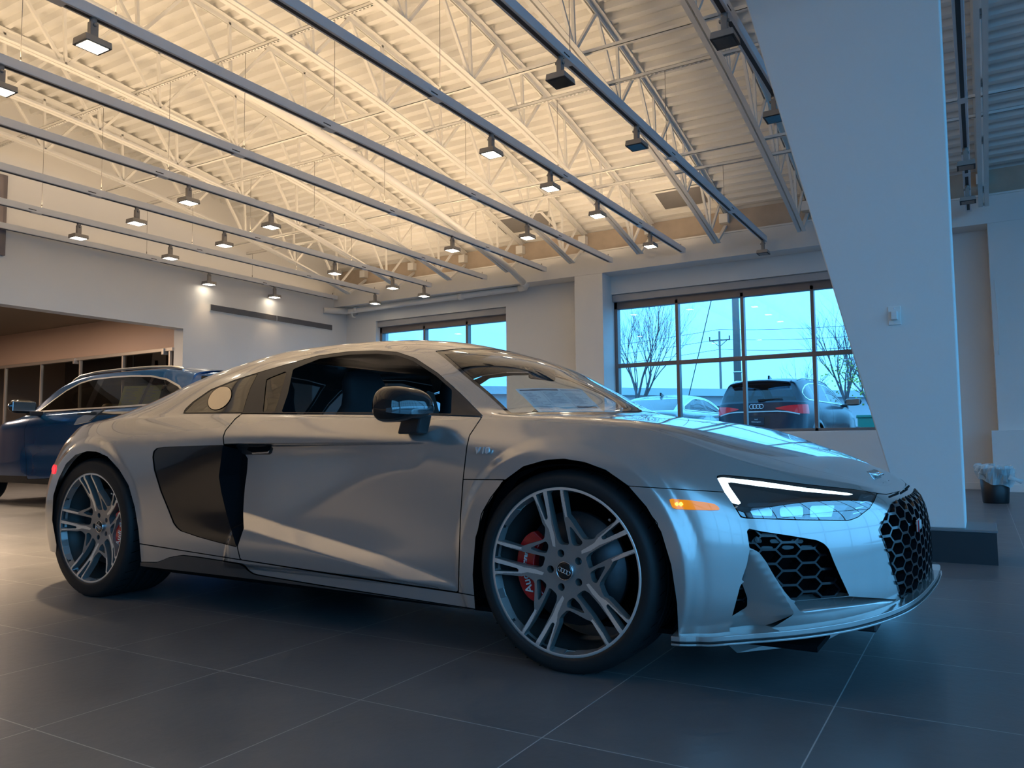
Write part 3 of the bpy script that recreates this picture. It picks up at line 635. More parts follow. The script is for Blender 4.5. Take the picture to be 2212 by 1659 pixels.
LOW = [
 [(-3.0,.92,.20),(-2.65,.955,.19),(-2.2,.945,.185),(-1.6,.915,.18),(-1.0,.905,.175),(-.4,.905,.165),(0,.925,.15),(.3,.925,.13)],
 [(-3.0,.93,.29),(-2.65,.965,.28),(-2.2,.952,.27),(-1.6,.925,.25),(-1.0,.915,.24),(-.4,.912,.235),(0,.94,.245),(.3,.933,.235)],
 [(-3.0,.938,.39),(-2.65,.972,.38),(-2.2,.957,.36),(-1.6,.936,.335),(-1.0,.928,.32),(-.4,.918,.32),(0,.948,.34),(.3,.938,.33)],
 [(-3.0,.94,.48),(-2.65,.975,.48),(-2.2,.963,.47),(-1.6,.932,.45),(-1.0,.918,.44),(-.4,.922,.44),(0,.953,.44),(.3,.938,.42)],
 [(-3.0,.935,.58),(-2.65,.974,.58),(-2.2,.967,.58),(-1.6,.942,.59),(-1.0,.930,.60),(-.4,.936,.58),(0,.955,.54),(.3,.935,.51)],
 [(-3.0,.915,.68),(-2.65,.966,.68),(-2.2,.965,.69),(-1.6,.955,.73),(-1.0,.95,.73),(-.4,.945,.69),(0,.95,.64),(.3,.924,.60)],
 [(-3.0,.88,.76),(-2.65,.942,.78),(-2.2,.942,.79),(-1.6,.94,.80),(-1.0,.93,.795),(-.4,.925,.765),(0,.925,.73),(.3,.895,.69)],
 [(-3.0,.825,.825),(-2.65,.885,.858),(-2.2,.895,.866),(-1.6,.895,.862),(-1.0,.892,.846),(-.4,.888,.815),(0,.875,.79),(.3,.838,.758)]]
UP = {
-3.0:[(.80,.842),(.73,.853),(.66,.862),(.58,.87),(.45,.885),(.25,.90),(0,.91)],
-2.65:[(.845,.882),(.765,.912),(.685,.945),(.60,.974),(.48,1.003),(.27,1.025),(0,1.035)],
-2.3:[(.866,.888),(.80,.945),(.735,.992),(.66,1.042),(.5,1.105),(.27,1.142),(0,1.156)],
-2.05:[(.869,.892),(.80,.972),(.735,1.037),(.655,1.093),(.5,1.155),(.27,1.195),(0,1.208)],
-1.8:[(.871,.891),(.80,.99),(.72,1.08),(.645,1.133),(.5,1.192),(.27,1.223),(0,1.236)],
-1.6:[(.873,.885),(.80,.99),(.71,1.10),(.635,1.15),(.5,1.203),(.27,1.235),(0,1.247)],
-1.3:[(.873,.874),(.795,.99),(.695,1.115),(.62,1.16),(.5,1.205),(.27,1.236),(0,1.248)],
-1.0:[(.871,.861),(.80,.97),(.70,1.105),(.615,1.15),(.5,1.188),(.27,1.219),(0,1.231)],
-.8:[(.869,.853),(.81,.942),(.72,1.06),(.605,1.116),(.5,1.145),(.27,1.174),(0,1.186)],
-.6:[(.866,.845),(.825,.905),(.765,.975),(.66,1.02),(.5,1.074),(.27,1.113),(0,1.127)],
-.45:[(.863,.838),(.84,.866),(.795,.895),(.70,.938),(.5,.995),(.27,1.036),(0,1.052)],
-.3:[(.86,.831),(.843,.840),(.805,.846),(.735,.855),(.5,.915),(.27,.957),(0,.976)],
-.15:[(.855,.822),(.838,.829),(.80,.834),(.73,.839),(.5,.850),(.27,.880),(0,.898)],
0:[(.85,.808),(.828,.818),(.79,.824),(.72,.830),(.5,.840),(.27,.846),(0,.849)],
.15:[(.835,.795),(.81,.804),(.775,.810),(.70,.816),(.5,.823),(.27,.828),(0,.83)],
.3:[(.815,.770),(.79,.779),(.755,.785),(.68,.790),(.5,.794),(.27,.797),(0,.798)]}
FRONT = [
[(.44,.895,.12),(.485,.905,.23),(.50,.906,.32),(.507,.904,.41),(.508,.898,.49),(.503,.884,.56),(.49,.857,.63),(.475,.815,.695),(.468,.79,.71),(.465,.76,.722),(.462,.72,.73),(.46,.65,.736),(.47,.48,.740),(.48,.26,.744),(.485,0,.746)],
[(.66,.775,.115),(.70,.79,.23),(.708,.79,.32),(.708,.786,.41),(.704,.778,.49),(.695,.762,.55),(.678,.738,.60),(.658,.71,.634),(.65,.69,.646),(.645,.665,.655),(.642,.63,.663),(.642,.57,.672),(.65,.43,.682),(.66,.24,.690),(.665,0,.694)],
[(.84,.545,.11),(.885,.56,.23),(.89,.56,.32),(.888,.557,.41),(.880,.55,.49),(.866,.54,.54),(.845,.525,.573),(.826,.508,.590),(.818,.495,.598),(.81,.475,.604),(.803,.45,.610),(.795,.41,.616),(.79,.31,.626),(.79,.17,.634),(.79,0,.637)],
[(.92,.29,.11),(.96,.30,.23),(.97,.30,.32),(.968,.30,.41),(.955,.295,.49),(.935,.29,.53),(.905,.28,.552),(.885,.27,.565),(.876,.262,.571),(.868,.25,.576),(.862,.235,.580),(.856,.21,.584),(.85,.16,.589),(.846,.09,.594),(.845,0,.596)],
[(.945,0,.11),(.98,0,.23),(.988,0,.32),(.985,0,.41),(.970,0,.49),(.948,0,.53),(.915,0,.55),(.897,0,.558),(.889,0,.563),(.882,0,.567),(.877,0,.570),(.872,0,.574),(.867,0,.578),(.864,0,.582),(.862,0,.585)]]
REAR = [
[(-3.36,0,.22),(-3.42,0,.30),(-3.45,0,.40),(-3.45,0,.5),(-3.44,0,.6),(-3.43,0,.7),(-3.42,0,.78),(-3.40,0,.825),(-3.38,0,.84),(-3.35,0,.848),(-3.31,0,.853),(-3.26,0,.858),(-3.20,0,.865),(-3.12,0,.87),(-3.05,0,.875)],
[(-3.33,.5,.22),(-3.39,.5,.30),(-3.42,.5,.40),(-3.42,.5,.5),(-3.41,.5,.6),(-3.38,.49,.69),(-3.34,.465,.765),(-3.31,.44,.81),(-3.29,.43,.825),(-3.27,.40,.838),(-3.24,.36,.848),(-3.20,.31,.857),(-3.14,.24,.865),(-3.08,.14,.872),(-3.02,0,.877)],
[(-3.13,.81,.20),(-3.18,.825,.29),(-3.205,.835,.39),(-3.20,.838,.48),(-3.18,.83,.57),(-3.15,.80,.655),(-3.11,.755,.73),(-3.07,.705,.785),(-3.055,.68,.808),(-3.04,.63,.828),(-3.03,.58,.842),(-3.02,.51,.853),(-3.0,.39,.866),(-2.97,.22,.88),(-2.94,0,.888)]]
def car_table():
    st = [list(r) for r in REAR]
    for x in XS:
        st.append([(x, pchip([a[0] for a in L], [a[1] for a in L], x)[0], pchip([a[0] for a in L], [a[2] for a in L], x)[0]) for L in LOW]+[(x, s, z) for s, z in UP[x]])
    return np.array(st+[list(r) for r in FRONT], float)
NET = Net(car_table()); NU, NV = NET.P.shape[:2]
def sstep(a, b, x): t = np.clip((x-a)/(b-a), 0, 1); return t*t*(3-2*t)
AF, AR = np.array([0.01, 0.322]), np.array([-2.64, 0.335])
def skin(u, v):
    G = NET.ev(u, v); x, s, z = G[..., 0], G[..., 1], G[..., 2]; s0 = s.copy()
    side = sstep(.55, .75, s)
    # lower door flare that catches the ceiling light
    zf = np.interp(x, [-1.66, -1.55, -1.2, -.75, -.45, -.40], [.25, .455, .40, .325, .25, .20]); h = np.maximum(zf-z, 0)
    s = s+np.minimum(.62*h, .034)*sstep(.215, .25, z)*side*sstep(-1.68, -1.56, x)*sstep(-.40, -.46, x)
    # flat lips around the wheel openings
    for c, R_ in ((AF, .375), (AR, .385)):
        r = np.hypot(x-c[0], z-c[1]); s = s+.012*(1-sstep(R_+.03, R_+.075, r))*side
    G = np.stack([x, -s, z], -1); return G
ug = np.linspace(0, NU-1, (NU-1)*18+1)
vg = np.unique(np.concatenate([np.linspace(0, 8, 8*22+1), np.linspace(8, NV-1, (NV-9)*14+1)]))
BV, BT = grid_mesh(skin(ug, vg), ug, vg, False)
def field(V, poly, mask=None):
    d = sdp(FR.px(V[:, :3]), poly)
    if mask is not None: d = np.where(mask(V), d, -np.abs(d)-5)
    return d
def near_side(V): return (V[:, 1] < -.52) & (V[:, 0] > -3.08)
def split(V, T, poly, mask=None, gap=1.1):
    d = field(V, poly, mask); return clip(V, T, d-gap), clip(V, T, -d-gap)
def crop(ox, oy, k, pts): return [(ox+x/k, oy+y/k) for x, y in pts]
def smooth_poly(P, n=6):
    P = np.array(P, float); m = len(P); out = []
    for i in range(m):
        a, b, c, d = P[i-1], P[i], P[(i+1) % m], P[(i+2) % m]
        for t in np.arange(n)/n: out.append(.5*((2*b)+(c-a)*t+(2*a-5*b+4*c-d)*t*t+(3*b-a-3*c+d)*t**3))
    return np.array(out)
fc = lambda pts: crop(1360, 980, 3.16, pts)
# ---- traced outlines (photo pixels on the near flank)
ARCH_F = [(1032,1420),(1027,1325),(1020.8,1242),(1027,1160.6),(1045.8,1101),(1083.4,1041.5),(1130.5,1007),(1180.6,993),(1218.2,990.7),(1262,997.6),(1309,1014.9),(1356,1047.8),(1397,1094.8),(1428.3,1148),(1450.2,1220.2),(1462.8,1304.8),(1466,1377),(1467,1420)]
ARCH_R = [(118,1240),(121.8,1177),(112.5,1123),(115,1070.6),(126.4,1034),(142.5,1001.8),(163,982.4),(188.3,974.4),(208.9,975.5),(231.8,985.8),(257,1013.3),(277.6,1047.6),(291.3,1095.7),(299.4,1146),(305,1213.7),(307,1260)]
DLO = [(396,893.6),(400,884),(417,868),(454.4,842),(506.5,821),(558.6,804.6),(620.4,786.7),(685.5,768.8),(750.6,759.7),(815.7,757.4),(858,760.7),(897,773.7),(946,806.3),(994.8,850.2),(1043,898.6),(960,896.5),(799.5,894.1),(522.8,892.8)]
DOOR = [(522.8,893.5),(799.5,895),(960,897.3),(1041,900.5),(1028,920),(1014,941),(1008.5,965),(1000.4,1035),(994.5,1120),(992.0,1200),(990,1279.5),(870,1262),(750,1244),(630,1226),(519,1209),(512.4,1181),(525,1141.6),(517,1095),(510,1052),(505.5,991.5),(494,975),(484,962.5),(482,944.6),(487,930),(496.7,918.6),(508,905)]
BLADE = [(482.2,961),(357.8,965),(338,968),(331,975),(329,988),(332.6,1015.6),(346.3,1061.4),(362.3,1100.3),(373.8,1130),(381,1140),(389.8,1147.3),(426.5,1159.9),(467.7,1171.3),(511,1182.3),(525,1141.6),(517,1095),(510,1052),(505.5,991.5),(494,975)]
ROCKER = [(290,1174),(301,1174.5),(512,1208),(750,1245.5),(990,1280.5),(1032,1288),(1032,1330),(290,1330)]
SKIRT = [(290,1213),(305,1213.7),(339,1214.6),(352,1210),(366,1204),(395,1199),(430,1203),(520,1217),(530,1222),(538,1232),(548,1239),(560,1242),(700,1265),(1000,1311),(1032,1316),(1032,1345),(290,1345)]
SEAM_F = [(1352,1049),(1359,1050),(1480,1057.8),(1569,1063.2),(1575,1075),(1600.5,1117),(1613,1119.5),(1724,1122.6),(1834.7,1124.2),(1879,1097),(1894.8,1066),(1915,1068),(1945,1061),(2140,1058),(2140,1450),(1464,1450),(1420,1130)]
LOWF = [(998,1035.6),(1090,1036.4),(1060,1075),(1040,1110),(1030,1160),(1026,1242),(1030,1289),(988,1281),(992,1200),(994.5,1120)]
HEADL = fc([(595,155),(630,145),(900,170),(1200,210),(1530,245),(1690,270),(1670,320),(1640,370),(1560,432),(1500,456),(1150,452),(800,440),(760,430),(700,330),(650,260)])
INLET = fc([(797,507),(900,530),(1100,560),(1280,590),(1330,615),(1360,650),(1400,750),(1440,840),(1502,972),(1300,990),(1113,1007),(1060,945),(990,840),(930,735),(885,676),(860,660),(818,642),(806,560)])
SHELF = fc([(1115,1008),(1300,992),(1502,974),(1845,996),(1700,1040),(1500,1062),(1350,1075),(1190,1086),(1160,1072)])
ZLU = [17.6, 18.5, 19.0, 19.5, 20.5, 21.5, 22.3, 23]; ZLZ = [.172, .172, .176, .192, .212, .240, .262, .272]
INLET2 = fc([(765,860),(775,862),(792,885),(815,940),(838,1000),(843,1050),(838,1072),(815,1092),(690,1168),(697,1120),(740,960)])
GRILLE = fc([(1790,332),(1860,305),(1935,272),(2120,255),(2140,900),(2020,880),(1985,915),(1930,955),(1846,992),(1800,830),(1750,660),(1696,520)])
STRUT = fc([(820,655),(870,665),(935,745),(1010,880),(1122,1085),(1118,1100),(990,1180),(860,1232),(695,1232),(680,1200),(690,1168),(815,1092),(843,1060),(838,1000),(792,885),(765,860),(800,760)])
WSCREEN = [(940.5,758.5),(959.7,772),(998.5,806.5),(1055,854),(1080,877),(1101,897.5),(1138,896),(1250,895.6),(1330,895.4),(1402,895.2),(1440,893),(1480,880),(1180,700),(1096,755.5),(1049,753.4),(989.5,753.2)]
V, T = BV, BT
V, T = clip(V, T, -field(V, ARCH_F, near_side)); V, T = clip(V, T, -field(V, ARCH_R, near_side))
front = lambda V: V[:, 6] > 17.2
glassy = lambda V: (V[:, 7] > 7.2) & (V[:, 6] > 4.6) & (V[:, 6] < 16.6)
# ---- glasshouse
(dV, dT), (V, T) = split(V, T, DLO, lambda V: near_side(V) & glassy(V), .6)
wmask = lambda V: (V[:, 7] > 10.2) & (V[:, 6] > 9.4) & (V[:, 6] < 16.4)
(wV, wT), (V, T) = split(V, T, WSCREEN, wmask, .5)
# ---- front openings
(hV, hT), (V, T) = split(V, T, HEADL, front, .9)
gV, gT = clip(V, T, field(V, GRILLE, front)); GF = clip(gV, gT, 5.5-field(gV, GRILLE, front)); V, T = clip(V, T, -field(V, GRILLE, front))
iV, iT = clip(V, T, field(V, INLET, front)); V, T = clip(V, T, -field(V, INLET, front))
i2V, i2T = clip(V, T, field(V, INLET2, front)); V, T = clip(V, T, -field(V, INLET2, front))
emit_mesh('grille_surround', *GF, M_gloss, car, 'both', off=-.002)
# ---- side panels
bV, bT = clip(V, T, field(V, BLADE, near_side)); V, T = clip(V, T, -field(V, BLADE, near_side))
(oV, oT), (V, T) = split(V, T, DOOR, near_side)
(rV, rT), (V, T) = split(V, T, ROCKER, near_side)
(sV, sT), (rV, rT) = split(rV, rT, SKIRT, near_side, .5)
(lV, lT), (V, T) = split(V, T, LOWF, near_side)
(fV, fT), (V, T) = split(V, T, SEAM_F, lambda V: V[:, 6] > 15.5, .9)
def renorm(V, T):
    n = np.zeros((len(V), 3)); fn = np.cross(V[T[:, 1], :3]-V[T[:, 0], :3], V[T[:, 2], :3]-V[T[:, 0], :3])
    for k in range(3): np.add.at(n, T[:, k], fn)
    V = V.copy(); V[:, 3:6] = n/np.maximum(np.linalg.norm(n, axis=1, keepdims=True), 1e-12); return V
# the strut between the bumper inlets is folded in towards the small inlet; the inlet floor slopes inwards
def sink(V, T, A, B_, width, dmax):
    A, B_ = np.array(A), np.array(B_); n = np.array([B_[1]-A[1], -(B_[0]-A[0])]); n = n/np.linalg.norm(n)
    V = V.copy(); lat = np.clip(-((FR.px(V[:, :3])-A)@n), 0, width)/width*dmax
    V[:, :3] -= np.stack([lat*.62, -lat*.78, lat*0], 1); return renorm(V, T), T
stp, (fV, fT) = split(fV, fT, STRUT, front, 0.0)
shp, (fV, fT) = split(fV, fT, SHELF, front, 0.0)
stp = sink(*stp, *fc([(826, 655), (1118, 1092)]), 80, .050)
shp = sink(*shp, *fc([(1850, 1000), (1150, 1080)]), 26, .085)
zl = np.interp(fV[:, 6], ZLU, ZLZ)-.022; fV, fT = clip(fV, fT, fV[:, 2]-zl)
# shoulder crease: below it the door is scooped in towards the air intake
def scoop(V, T):
    V = V.copy(); x, z = V[:, 0], V[:, 2]; t = .18*sstep(-.50, -.62, x)+.82*sstep(-.60, -1.56, x); dz = .746-z; L = .05+.34*t
    V[:, 1] += .072*t*sstep(0, .010, dz)*(1-sstep(.03, L, dz)); return renorm(V, T), T
oV, oT = scoop(oV, oT)
# rows/stations: hood, roof, front wings, rear quarters
d = np.minimum(V[:, 7]-10.55, V[:, 6]-15.0); hoV, hoT = clip(V, T, d-.01); V, T = clip(V, T, -d-.01)
d = V[:, 6]-13.9; fwV, fwT = clip(V, T, d); V, T = clip(V, T, -d)
emit_mesh('hood', hoV, hoT, M_paint, car, 'both')
both('front_fender', fwV, fwT, M_paint, car)
emit_mesh('body_shell', V, T, M_paint, car, 'both')
emit_mesh('front_bumper', fV, fT, M_paint, car, 'both')
both('bumper_strut', *stp, M_paint, car); both('inlet_floor', *shp, M_paint, car)
both('door', oV, oT, M_paint, car)
both('rocker_panel', rV, rT, M_paint, car); both('lower_fender', lV, lT, M_paint, car)
both('side_skirt', sV, sT, M_skirt, car, off=.006)
# ---- windscreen, with the black band printed round its edge
d = field(wV, WSCREEN, wmask); band, clear = clip(wV, wT, 7-d), clip(wV, wT, d-7)
emit_mesh('windshield', *clear, M_wglass, car, 'both'); emit_mesh('windshield_band', *band, M_gloss, car, 'both', off=-.002)
# ---- side glass
DOORG = [(608,890.5),(622,850),(633,797.5),(690,775),(755,766),(816,764),(858,767.5),(893,780),(942,812),(976,842),(974.5,893.5),(800,890.8)]
QUART = [(575,819),(620,801),(607,846),(594,889.5),(567.5,889.5)]
UPBL = [(398,891.5),(419,869.5),(455.5,843.8),(507.5,823),(557,806.8),(541,838),(531,868),(525,890.5)]
th = np.linspace(0, 2*math.pi, 40, endpoint=False); ax1, ax2 = np.array([.72, -.70])*30, np.array([.70, .72])*20.5
CAP = np.array([475, 860.3])+np.cos(th)[:, None]*ax1+np.sin(th)[:, None]*ax2
g1, rest = split(dV, dT, DOORG, None, .1); g2, rest = split(*rest, QUART, None, .1); ub, rest = split(*rest, UPBL, None, .4); cp, ub = split(*ub, CAP, None, .8)
both('quarter_glass', *g2, M_sglass, car, off=-.003)
both('window_surround', *rest, M_satin, car); both('upper_side_blade', *ub, M_gloss, car)
M_cap = noise_tint(mat('fuel_cap', (0.62, 0.55, 0.45), 0.22, 0.85, 0.4), 5, 0.05)
emit_mesh('fuel_cap', *cp, M_cap, car, off=.002)
# ---- gloss black side blade and the honeycomb intake in front of it
VENTP = [(482.2,958),(481.4,961),(472.3,1029.3),(478,1065),(489,1110),(511,1184),(530,1141.6),(517,1095),(514,1052),(509,991.5),(496,974)]
vent, bl = split(bV, bT, VENTP, None, .2)
both('side_blade', *bl, M_gloss, car, off=-.004)
vV = vent[0].copy(); vd = -sdp(FR.px(vV[:, :3]), [(476,950),(481.8,961),(473,1029.3),(479,1065),(490,1110),(511,1186),(540,1260),(300,1260),(300,950)])
vV[:, 1] += .070*sstep(0, 14, vd)
both('intake_duct', renorm(vV, vent[1]), vent[1], M_void, car)
# ---- black inner shell behind gaps and grilles
d = np.maximum(7.4-BV[:, 7], BV[:, 6]-15.2); LV, LT = clip(BV, BT, d); m_ = lambda V: (V[:, 1] < -.4)
LV, LT = clip(LV, LT, -field(LV, ARCH_F, near_side)-2); LV, LT = clip(LV, LT, -field(LV, ARCH_R, near_side)-2)
fr_ = LV[:, 6]-17.0
emit_mesh('inner_shell', *clip(LV, LT, -fr_), M_void, car, 'both', off=-.105); emit_mesh('inner_shell', *clip(LV, LT, fr_), M_void, car, 'both', off=-.115)
# ---- floor pan, wheel housings, cabin
MB().box((-3.1, -.80, .135), (.75, .80, .15)).box((-2.15, -.86, .15), (-.42, .86, .17)).build('floor_pan', M_void, car)
def housing(x, z):
    v = []; f = []; n = 30; Rr = .40
    for yy in (-.90, -.50):
        for k in range(n+1):
            t = R(-15)+R(210)*k/n; v.append((x+Rr*math.cos(t), yy, z+Rr*math.sin(t)))
    for k in range(n): f.append((k, k+1, n+2+k, n+1+k))
    f.append(tuple(range(n+1, 2*n+2))); return MB().add(v, f)
for x, z in ((0.01, .325), (-2.65, .335)):
    for sgn in (1, -1):
        mb = housing(x, z); mb.v = [(a, b*sgn, c) for a, b, c in mb.v]; mb.build('wheel_housing', M_void, car)
M_cab = mat('cabin_black', (0.010, 0.010, 0.012), 0.7)
MB().box((-1.72, -.80, .2), (-1.66, .80, .86)).build('bulkhead', M_cab, car)
v = [(-.75,-.78,.62),(-.2,-.78,.70),(-.2,.78,.70),(-.75,.78,.62),(-.68,-.78,.80),(-.15,-.74,.825),(-.15,.74,.825),(-.68,.78,.80)]
MB().add(v, [(0,3,2,1),(4,5,6,7),(0,1,5,4),(1,2,6,5),(2,3,7,6),(3,0,4,7)]).build('dashboard', M_cab, car, .02)
def seat(y):
    r = []
    def loft(secs):
        n = 20; vv = []; ff = []
        for (cx, cz, w, d, tilt) in secs:
            for k in range(n):
                t = 2*math.pi*k/n; c, s_ = math.cos(t), math.sin(t); a = math.copysign(abs(c)**.6, c)*w; b = math.copysign(abs(s_)**.6, s_)*d
                vv.append((cx+b*math.cos(tilt)+.07, y+a, cz+b*math.sin(tilt)))
        for i in range(len(secs)-1):
            for k in range(n): ff.append((i*n+k, i*n+(k+1) % n, (i+1)*n+(k+1) % n, (i+1)*n+k))
        ff.append(tuple(range(n))); ff.append(tuple((len(secs)-1)*n+k for k in range(n-1, -1, -1)))
        return MB().add(vv, ff, 0, True)
    s = loft([(-1.22,.40,.20,.05,0),(-1.27,.55,.25,.07,0),(-1.33,.72,.26,.065,0),(-1.38,.86,.22,.055,0),(-1.40,.92,.15,.05,0),(-1.41,.97,.13,.05,0),(-1.42,1.03,.125,.05,0),(-1.425,1.075,.10,.04,0),(-1.43,1.09,.04,.02,0)]).build('seat_back', M_cab, car)
    MB().box((-1.25, y-.24, .25), (-.75, y+.24, .42)).build('seat_cushion', M_cab, car, .05)
seat(-.38); seat(.38)
MB().tube([(-.80, .38+.17*math.cos(t), .74+.17*math.sin(t)) for t in np.linspace(0, 2*math.pi, 33)], .015, 8, cap=False).box((-.81, .22, .72), (-.79, .54, .76)).build('steering_wheel', M_cab, car)
mb = MB().box((-.60, -.11, 1.03), (-.57, .11, 1.085)); mb.build('interior_mirror', M_cab, car, .01)
MB().add([(-1.66, -.66, .87), (-1.66, .66, .87), (-1.66, .54, 1.14), (-1.66, -.54, 1.14)], [(0, 1, 2, 3)]).build('rear_partition_glass', mat('partition_glass', (.02, .02, .02), .02, 0, 1.0, spec=1.0), car, fix=False)
# ---- price sheet standing behind the glass, printed with rows of fine text
WCL = np.concatenate([clear[0], clear[0]*np.array([1, -1, 1, 1, -1, 1, 1, 1.])]); WPX = FR.px(WCL[:, :3])
def sheet_pt(a, b):
    # corners traced on the windscreen plane just inside the glass
    p = np.array([1118, 824.]); q = np.array([1262, 826.]); r = np.array([1330, 891.5]); s_ = np.array([1190, 892.])
    px = p*(1-a)*(1-b)+q*a*(1-b)+r*a*b+s_*(1-a)*b
    if True: px = px+np.array([10*(1-abs(2*a-1))*0, -2.5*math.sin(math.pi*a)*(1-b)])
    dd_ = ((WPX-px)**2).sum(1); k_ = np.argsort(dd_)[:6]; w_ = 1/(dd_[k_]+.5); q_ = WCL[k_]; q_ = (q_*w_[:, None]).sum(0)/w_.sum(); return q_[:3]-q_[3:6]*.035
def sheet(name, m, a0, a1, b0, b1, off, parent, na=12, nb=8):
    v = []; 
    for i in range(na+1):
        for j in range(nb+1):
            p_ = sheet_pt(a0+(a1-a0)*i/na, b0+(b1-b0)*j/nb)+np.array([off*.5, -off, off*.6])
            v.append(tuple(p_))
    f = [(i*(nb+1)+j, i*(nb+1)+j+1, (i+1)*(nb+1)+j+1, (i+1)*(nb+1)+j) for i in range(na) for j in range(nb)]
    return MB().add(v, f, 0, True).build(name, m, parent, fix=False)
M_paper = mat('paper', (0.85, 0.88, 0.88), 0.6); M_paper.node_tree.nodes['Principled BSDF'].inputs['Transmission Weight'].default_value = 0.0; M_ink = mat('ink', (0.10, 0.12, 0.16), 0.6); M_ink2 = mat('ink_grey', (0.52, 0.56, 0.60), 0.6)
ps = sheet('price_sheet', M_paper, 0, 1, 0, 1, 0, None); ps.parent = None
ps.location = (0, 0, 0); ps.rotation_euler = (0, 0, -0.0137229); tag(ps, 'white printed price sheet standing behind the windshield of the silver coupe', 'paper')
rng = random.Random(3)
def lines(a0, a1, b0, b1, n, m=M_ink, fill=.5):
    for k in range(n):
        b = b0+(b1-b0)*k/n; L = a0+(a1-a0)*(.45+.55*rng.random())
        sheet('printed_line', m, a0, L, b, b+(b1-b0)/n*fill, .0012, ps, 4, 1)
sheet('printed_header', M_ink, .04, .62, .035, .075, .0012, ps, 8, 1)
sheet('printed_header', M_ink2, .66, .96, .03, .08, .0012, ps, 6, 1)
lines(.05, .30, .14, .92, 22, M_ink2); lines(.36, .62, .12, .48, 10, M_ink2); lines(.36, .60, .80, .94, 4, M_ink2); lines(.67, .95, .16, .50, 9, M_ink2); lines(.67, .95, .66, .92, 7, M_ink2)
sheet('printed_band', M_ink, .66, .96, .56, .61, .0012, ps, 6, 1); sheet('printed_rule', M_ink2, .325, .33, .10, .95, .0012, ps, 1, 6); sheet('printed_rule', M_ink2, .64, .645, .10, .95, .0012, ps, 1, 6)
# ---- door handle in the scooped flank
hp = lambda x, y, Y: tuple(FR.at(x, y, Y))
def quadp(name, pts, Y, m, dy=.006, parent=car, bevel=.002):
    a = [hp(x, y, Y) for x, y in pts]; n = len(a); v = a+[(p_[0], p_[1]+dy, p_[2]) for p_ in a]
    return MB().add(v, [tuple(range(n)), tuple(range(2*n-1, n-1, -1))]+[(k, n+k, n+(k+1) % n, (k+1) % n) for k in range(n)]).build(name, m, parent, bevel)
ho = quadp('door_handle', [(509,962.5),(588,961),(592,966),(586,979),(581,982),(528,982),(518,977)], -.885, M_satin, .02)
quadp('handle_grip', [(536,966),(584,963.5),(579,976.5),(548,979),(533,972)], -.890, M_void, .01, ho)
quadp('handle_edge', [(543,977.5),(578,975.5),(581,973.5),(579,979.5),(544,981)], -.892, M_chrome, .004, ho)
# ---- V10 badge, indicator lamp
def badge(s, px, py, Y, size, m, name, shear=.2, ux=None, uz=None, parent=car, nrm=None):
    me = text_mesh(s, size, .004, shear=shear, bold=.0012)
    o_ = FR.at(px, py, Y); ux = ux or (1, 0, 0); uz = uz or (0, 0, 1); n = nrm or (0, -1, 0)
    xform(me, ux, uz, n, o_); return link(name, me, parent, m)
badge('V 10', 1041, 973.5, -.952, .030, mat('badge_silver', (.86, .86, .86), .2, .6), 'engine_badge')
M_amber = mat('amber_lens', (0.85, 0.24, 0.01), 0.12, 0, .5, emis=(1, .28, 0.0), estr=.45)
front2 = lambda V: V[:, 6] > 16
AMB = fc([(267,312),(280,308),(420,320),(540,337),(575,343),(605,362),(618,385),(560,387),(430,384),(300,378),(288,362)])
am = clip(fV, fT, field(fV, AMB, front2)); both('side_marker', *am, M_amber, car, off=.004)
for cx in (318, 352):
    c = [(cx+16*math.cos(t), 346+15*math.sin(t)) for t in np.linspace(0, 2*math.pi, 14, endpoint=False)]
    emit_mesh('marker_bulb', *clip(fV, fT, field(fV, fc(c), front2)), emit('amber_bulb', (1, .55, .05), 4.0), car, off=.0055)
# ---- headlamps
M_lens = glass('lamp_lens_glass', (0.93, 0.97, 1.0), 2.6)
M_drl = emit('running_light', (0.75, 0.95, 1.0), 3.2)
both('headlight_lens', hV, hT, M_lens, car, off=.001)
inn = [(1-2*0)]
both('headlight_bowl', hV, hT, M_void, car, off=-.055)
DRL = fc([(600,158),(632,150),(900,176),(1200,217),(1500,252),(1545,262),(1500,270),(1200,245),(900,212),(700,185),(672,188),(690,220),(770,338),(740,342),(704,330),(652,258)])
DRLG = fc([(1545,262),(1680,275),(1640,368),(1560,428),(1502,452),(1545,365),(1590,262)])
both('running_light', *clip(hV, hT, field(hV, DRL, front)), M_drl, car, off=-.010)
M_lampsil = mat('lamp_chrome', (0.55, 0.60, 0.63), 0.15, 1.0)
INNER = fc([(720,352),(760,335),(800,348),(1450,300),(1560,275),(1530,380),(1490,440),(1150,436),(830,425),(790,380)])
both('lamp_module', *clip(hV, hT, field(hV, INNER, front)), M_gloss, car, off=-.030)
for q in ([(815,318),(1430,305),(1445,325),(820,350)], [(1000,330),(1040,328),(1045,420),(1005,420)], [(1220,325),(1250,323),(1260,425),(1225,425)]):
    both('lamp_blade', *clip(hV, hT, field(hV, fc(q), front)), M_satin, car, off=-.024)
for q in ([(840,355),(995,345),(1000,415),(850,410)], [(1050,345),(1215,335),(1220,420),(1055,418)], [(1265,335),(1440,325),(1420,420),(1268,424)]):
    both('lamp_reflector', *clip(hV, hT, field(hV, fc(q), front)), M_lampsil, car, off=-.026)
both('lamp_end_trim', *clip(hV, hT, field(hV, DRLG, front)), M_satin, car, off=-.006)
for k in range(4):
    y = 300+k*38; xx = 1655-k*27
    both('trim_rib', *clip(hV, hT, field(hV, fc([(xx-62,y-4),(xx+8,y-22),(xx+6,y-15),(xx-64,y+4)]), front)), M_lampsil, car, off=-.001)
